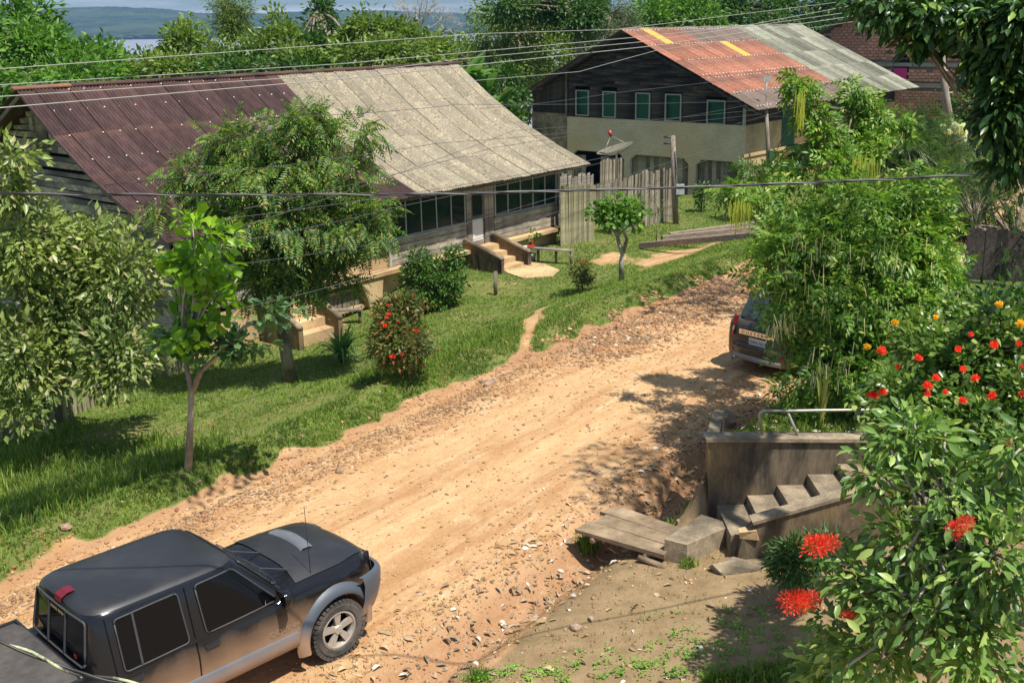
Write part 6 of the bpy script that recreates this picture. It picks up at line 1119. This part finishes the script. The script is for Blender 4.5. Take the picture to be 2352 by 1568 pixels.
# ---------------------------------------------------------------- ground cover
def inview(p, pad=.08):
    v = p - CAM; d = v @ Fw; x = (v @ ir) / d * FPX; y = (v @ iu) / d * FPX
    return (d > 1) & (np.abs(x) < 1176 * (1 + pad)) & (np.abs(y) < 784 * (1 + pad))
def scatter(n, t0, t1, s0, s1, prob, pw=1.0):
    t = R.uniform(t0, t1, n); s = R.uniform(s0, s1, n); x, y = xy(t, s); z = hz(x, y); p = np.stack([x, y, z], 1); pr = prob(t, s, x, y)
    k = inview(p) & (R.random(n) < pr); return p[k]
def bladesgeo(p, h, w, nb, lean=.5):
    n = len(p) * nb; b_ = np.repeat(p, nb, 0) + R.normal(0, .02, (n, 3)) * [1, 1, 0] * (h / .07).repeat(nb)[:, None] ** .5; hh_ = np.repeat(h, nb) * R.uniform(.6, 1.25, n); a = R.random(n) * 6.283
    side_ = np.stack([np.cos(a), np.sin(a), 0 * a], 1) * (w * (hh_ / .07) ** .5)[:, None] * .5; a2 = R.random(n) * 6.283; ln = np.stack([np.cos(a2), np.sin(a2), 0 * a2], 1) * (hh_ * lean * R.random(n))[:, None]
    up_ = np.stack([0 * a, 0 * a, hh_], 1); V = np.stack([b_ - side_, b_ + side_, b_ + side_ * .5 + ln * .35 + up_ * .6, b_ - side_ * .5 + ln * .35 + up_ * .6, b_ + ln + up_ * .95], 1).reshape(-1, 3)
    i = np.arange(n)[:, None] * 5; F = np.concatenate([i + [[0, 1, 2]], i + [[0, 2, 3]], i + [[3, 2, 4]]]); return V, F
M['grass'] = leafmat('lawn_grass', (.11, .19, .03), (.23, .32, .06), (.36, .32, .12), .10, rough=.6, trans=.3, spec=.2); M['grass_t'] = leafmat('long_grass', (.09, .16, .025), (.23, .32, .06), (.3, .28, .1), .06, rough=.5, trans=.35)
def gprob(t, s, x, y): g = masks(x, y)[0]; return smooth((g - .35) / .4)
dist = lambda p: np.linalg.norm(p - CAM, axis=1)
p = scatter(125000, -15, 40, -.25, 11.5, lambda t, s, x, y: gprob(t, s, x, y) * (.45 + .75 * fbm(t * .9, s * .9)) * np.clip(26 / np.hypot(x, y), .25, 1))
V, F = bladesgeo(p, .02 + .045 * fbm(p[:, 0] * .7, p[:, 1] * .7) + .0006 * dist(p), .026, 3, 1.4); mk('lawn_grass', V, F, M['grass'], kind='stuff', label='short green lawn grass in front of the houses')
p = scatter(60000, -15, 22, -.4, 1.1, lambda t, s, x, y: gprob(t, s, x, y) * smooth((fbm(t * 1.1 + 3, s * 1.5) - .34) / .2) * (.35 + .65 * np.exp(-((s - .1) / .5) ** 2)))
p = p[R.random(len(p)) < .7]; V, F = bladesgeo(p, .035 + .07 * R.random(len(p)) ** 2, .022, 4, 1.1); mk('verge_grass', V, F, M['grass_t'], kind='stuff', label='rough tufted grass along the top of the road bank')
p = scatter(70000, -15, 3, 1.0, 8.5, lambda t, s, x, y: gprob(t, s, x, y) * smooth((-3.5 - t + 5 * (fbm(t * .5, s * .5) - .5)) / 4) * .8)
V, F = bladesgeo(p, .12 + .20 * R.random(len(p)) ** 2, .018, 3, .8); mk('long_grass', V, F, M['grass_t'], kind='stuff', label='long lush grass in the shady lower left yard')
p = scatter(9000, -1, 5, .4, 2.8, lambda t, s, x, y: gprob(t, s, x, y) * np.exp(-((t - 1.6) / 1.9) ** 2 - ((s - 1.7) / .7) ** 2))
V, F = bladesgeo(p, .12 + .12 * R.random(len(p)), .02, 4, .9); mk('tall_grass_patch', V, F, M['grass_t'], kind='stuff', label='patch of taller grass beside the worn path')
p = scatter(30000, -8, 8, -11, -6.4, lambda t, s, x, y: (y > 14.5) * .7 * (fbm(x * 2, y * 2) > .42))
V, F = bladesgeo(p, .05 + .09 * R.random(len(p)), .018, 3, .8); mk('bank_grass', V, F, M['grass'], kind='stuff', label='grass on the raised ground behind the retaining wall')
bm = bmesh.new(); bmesh.ops.create_icosphere(bm, subdivisions=1, radius=1); IV = np.array([v.co[:] for v in bm.verts]); IF = np.array([[v.index for v in f.verts] for f in bm.faces]); bm.free()
OV = np.array([(1, 0, 0), (0, 1, 0), (-1, 0, 0), (0, -1, 0), (0, 0, 1), (0, 0, -1.)]) * [1, 1, .8]; OF = np.array([(0, 1, 4), (1, 2, 4), (2, 3, 4), (3, 0, 4), (1, 0, 5), (2, 1, 5), (3, 2, 5), (0, 3, 5)])
def pebbles(name, p, r, mat, big=False, **tg):
    T, F = (IV[:, :], IF) if big else (OV, OF); n = len(p); a = R.random(n) * 6.283; sc3 = np.stack([r * R.uniform(.8, 1.5, n), r * R.uniform(.6, 1.0, n), r * R.uniform(.35, .7, n)], 1)
    W_ = T[None] * (1 + R.uniform(-.22, .22, (n, len(T), 1))) * sc3[:, None]; c, s_ = np.cos(a)[:, None], np.sin(a)[:, None]
    X = W_[..., 0] * c - W_[..., 1] * s_; Y = W_[..., 0] * s_ + W_[..., 1] * c; V = np.stack([X, Y, W_[..., 2]], -1) + p[:, None] + np.array([0, 0, 1]) * (r * .15)[:, None, None]
    return mk(name, V.reshape(-1, 3), (F[None] + (np.arange(n) * len(T))[:, None, None]).reshape(-1, 3), mat, kind='stuff', smooth_=big, **tg)
M['peb'] = leafmat('road_pebbles', (.26, .13, .07), (.42, .27, .16), (.50, .40, .29), .035, rough=.85, trans=0, spec=.15)
pf = lambda t, s, x, y: (np.exp(-((s + .75) / .55) ** 2) * (.35 + 1.1 * smooth((fbm(t * .8, s * 1.6) - .36) / .22)) + .35 * smooth((t - 1.5) / 3) * np.exp(-((s + 1.5) / 1.1) ** 2) * smooth((16 - t) / 4) + .06 + .25 * np.exp(-((s + 5.4) / .6) ** 2) + .14 * (s > .2) * (s < .9)) * (s > -8)
p = scatter(150000, -13, 14, -8, .9, lambda t, s, x, y: pf(t, s, x, y) * .55); r = .010 + .022 * R.random(len(p)) ** 3 + .0004 * dist(p); pebbles('pebbles', p, r, M['peb'], label='scattered reddish pebbles along the road edges')
p = scatter(9000, -13, 13, -2.4, .7, lambda t, s, x, y: np.exp(-((s + .6) / .6) ** 2) * .28 * smooth((fbm(t * .6 + 4, s) - .38) / .15)); r = .028 + .04 * R.random(len(p)) ** 2.5; pebbles('cobbles', p, r, M['peb'], True, label='larger rounded stones lying along the left edge of the road')
p = scatter(14000, 1.5, 13, -2.6, .2, lambda t, s, x, y: .45 * smooth((t - 2) / 3) * smooth((fbm(t, s * 1.5) - .3) / .25) * smooth((s + 2.5) / 1) * smooth((13 - t) / 3)); r = .03 + .045 * R.random(len(p)) ** 1.5; pebbles('rubble_stones', p, r, M['peb'], True, label='rubble of reddish stones on the upper left of the road')
p = scatter(2500, -13, 4, -11, -5.3, lambda t, s, x, y: (y < 14) * .35); r = .012 + .03 * R.random(len(p)) ** 2.5; pebbles('bank_stones', p, r, M['peb'], True, label='small stones dotted on the brown bank')
for k, (a, b_, rr_, tx) in enumerate(((1128, 880, .09, 'brown stone, rearmost of the row by the verge below the gap'), (1118, 885, .07, 'reddish stone in front of the row by the verge gap'), (1106, 878, .06, 'small tan stone at the left of the row by the verge gap'), (150, 1212, .07, 'round pinkish stone on the verge at far left'), (1322, 1444, .07, 'smooth oblong stone on the brown bank below the plank bridge'), (780, 1082, .07, 'orange-brown stone at the road edge above the pickup bonnet'))):
    q = G(a, b_); rock('stone', (q[0], q[1], q[2] + rr_ * .3), (rr_ * 1.3, rr_, rr_ * .7), M['rock'], label=tx, cat='stone', group='larger single stones on the ground')
# dead leaves and twigs
def litter(name, p, smin, smax, mat, **tg):
    n = len(p); d = R.normal(0, 1, (n, 3)) * [1, 1, .25]; nn = R.normal(0, .35, (n, 3)) + [0, 0, 1]; return leaves(name, None, mat, p + [0, 0, .012], d, nn, R.uniform(smin, smax, n), (TL[0] * [1, 1.2, 1.8], TL[1]), kind='stuff', **tg)
p = scatter(14000, -13, 4, -9, -4.6, lambda t, s, x, y: np.exp(-((s + 6.0) / .55) ** 2) * .6 * (.3 + fbm(t * 1.3, s * 1.3)) + .045 * (s < -5)); litter('leaf_litter', p, .05, .15, M['dead'], label='dry fallen leaves gathered in the ditch and on the bank')
p = scatter(6000, -2, 6, -10, -6.6, lambda t, s, x, y: (y > 14.5) * .16); litter('pale_leaf_litter', p, .07, .15, leafmat('bleached_leaves', (.45, .40, .33), (.70, .66, .58), rough=.8, trans=0), label='bleached fallen leaves on the grass behind the wall')
p = scatter(1500, -12, 2, -9, 1.5, lambda t, s, x, y: .25 + 0 * t); litter('stray_leaves', p, .03, .07, M['dead'], label='stray dry leaves on road and bank')
# grass and weeds of the near bank
def pts_px(n, poly_fn, zfix=None):
    out = []
    for _ in range(n):
        a, b_ = poly_fn(); out.append(G(a, b_))
    return np.array(out)
M['weed'] = leafmat('weed_leaves', (.12, .30, .03), (.24, .44, .06))
wc = pts_px(95, lambda: (lambda x: (x, R.uniform(max(1300, 1560 - (x - 1050) * .22), 1568)))(R.uniform(1050, 1800)))
wc = np.vstack([wc, pts_px(40, lambda: (R.uniform(1480, 1800), R.uniform(1400, 1568)))]); ps = []; 
for c in wc: m_ = R.integers(6, 22); ps.append(c + R.normal(0, .045, (m_, 3)) * [1, 1, .3] + [0, 0, .03])
ps = np.vstack(ps); n = len(ps); leaves('weeds', None, M['weed'], ps, R.normal(0, 1, (n, 3)) * [1, 1, .4] + [0, 0, .25], R.normal(0, .3, (n, 3)) + [0, 0, 1], R.uniform(.02, .05, n), TO, kind='stuff', label='small bright green weeds sprouting on the brown bank')
p = scatter(42000, -13, 3, -11, -5.2, lambda t, s, x, y: (y < 14.2) * (.08 + .3 * smooth((fbm(x * 1.6, y * 1.6) - .55) / .12) + .5 * np.exp(-((s + 5.5) / .35) ** 2) * smooth((fbm(t, s) - .5) / .1)))
V, F = bladesgeo(p, .02 + .05 * R.random(len(p)) ** 2, .012, 2, 1.2); mk('sparse_grass', V, F, leafmat('dry_bank_grass', (.10, .13, .03), (.22, .24, .08), (.34, .28, .14), .3, rough=.7), kind='stuff', label='thin dry grass on the brown bank')
for (px, py, n, h_, tx) in ((1352, 1262, 170, .26, 'bright green grass tuft growing beside the plank bridge'), (1100, 1556, 160, .10, 'low bright grass tuft at the bottom edge of the bank'), (1580, 1300, 40, .16, 'small leafy tuft at the foot of the landing block')):
    q = G(px, py); pp = q + R.normal(0, .05, (n, 3)) * [1, 1, 0]; V, F = bladesgeo(pp, np.full(n, h_), .014, 2, .8); mk('grass_tuft', V, F, M['grass_t'], cat='grass tuft', label=tx, group='single grass tufts on the bank')
p = pts_px(600, lambda: (lambda x: (x, R.uniform(1568 - (x - 1620) * .25, 1568)))(R.uniform(1620, 2000))); p = p[p[:, 1] > 6]; V, F = bladesgeo(p, .05 + .12 * R.random(len(p)), .014, 4, 1.1); mk('corner_grass', V, F, M['grass_t'], kind='stuff', label='dark grass below the foreground shrub')
# ---------------------------------------------------------------- air
hzb = MB().box((-3900, -600, -19.6), (3900, 4600, 110)); hm = bpy.data.materials.new('air'); hm.use_nodes = True; nt = hm.node_tree; nt.nodes.clear(); ho = nt.nodes.new('ShaderNodeOutputMaterial'); hv = nt.nodes.new('ShaderNodeVolumePrincipled')
hv.inputs['Color'].default_value = (.38, .62, 1, 1); hv.inputs['Density'].default_value = .00014; hv.inputs['Anisotropy'].default_value = .2; L(nt, hv.outputs[0], ho.inputs['Volume']); hzb.build('haze', hm, kind='stuff', label='blue air haze over the river valley')
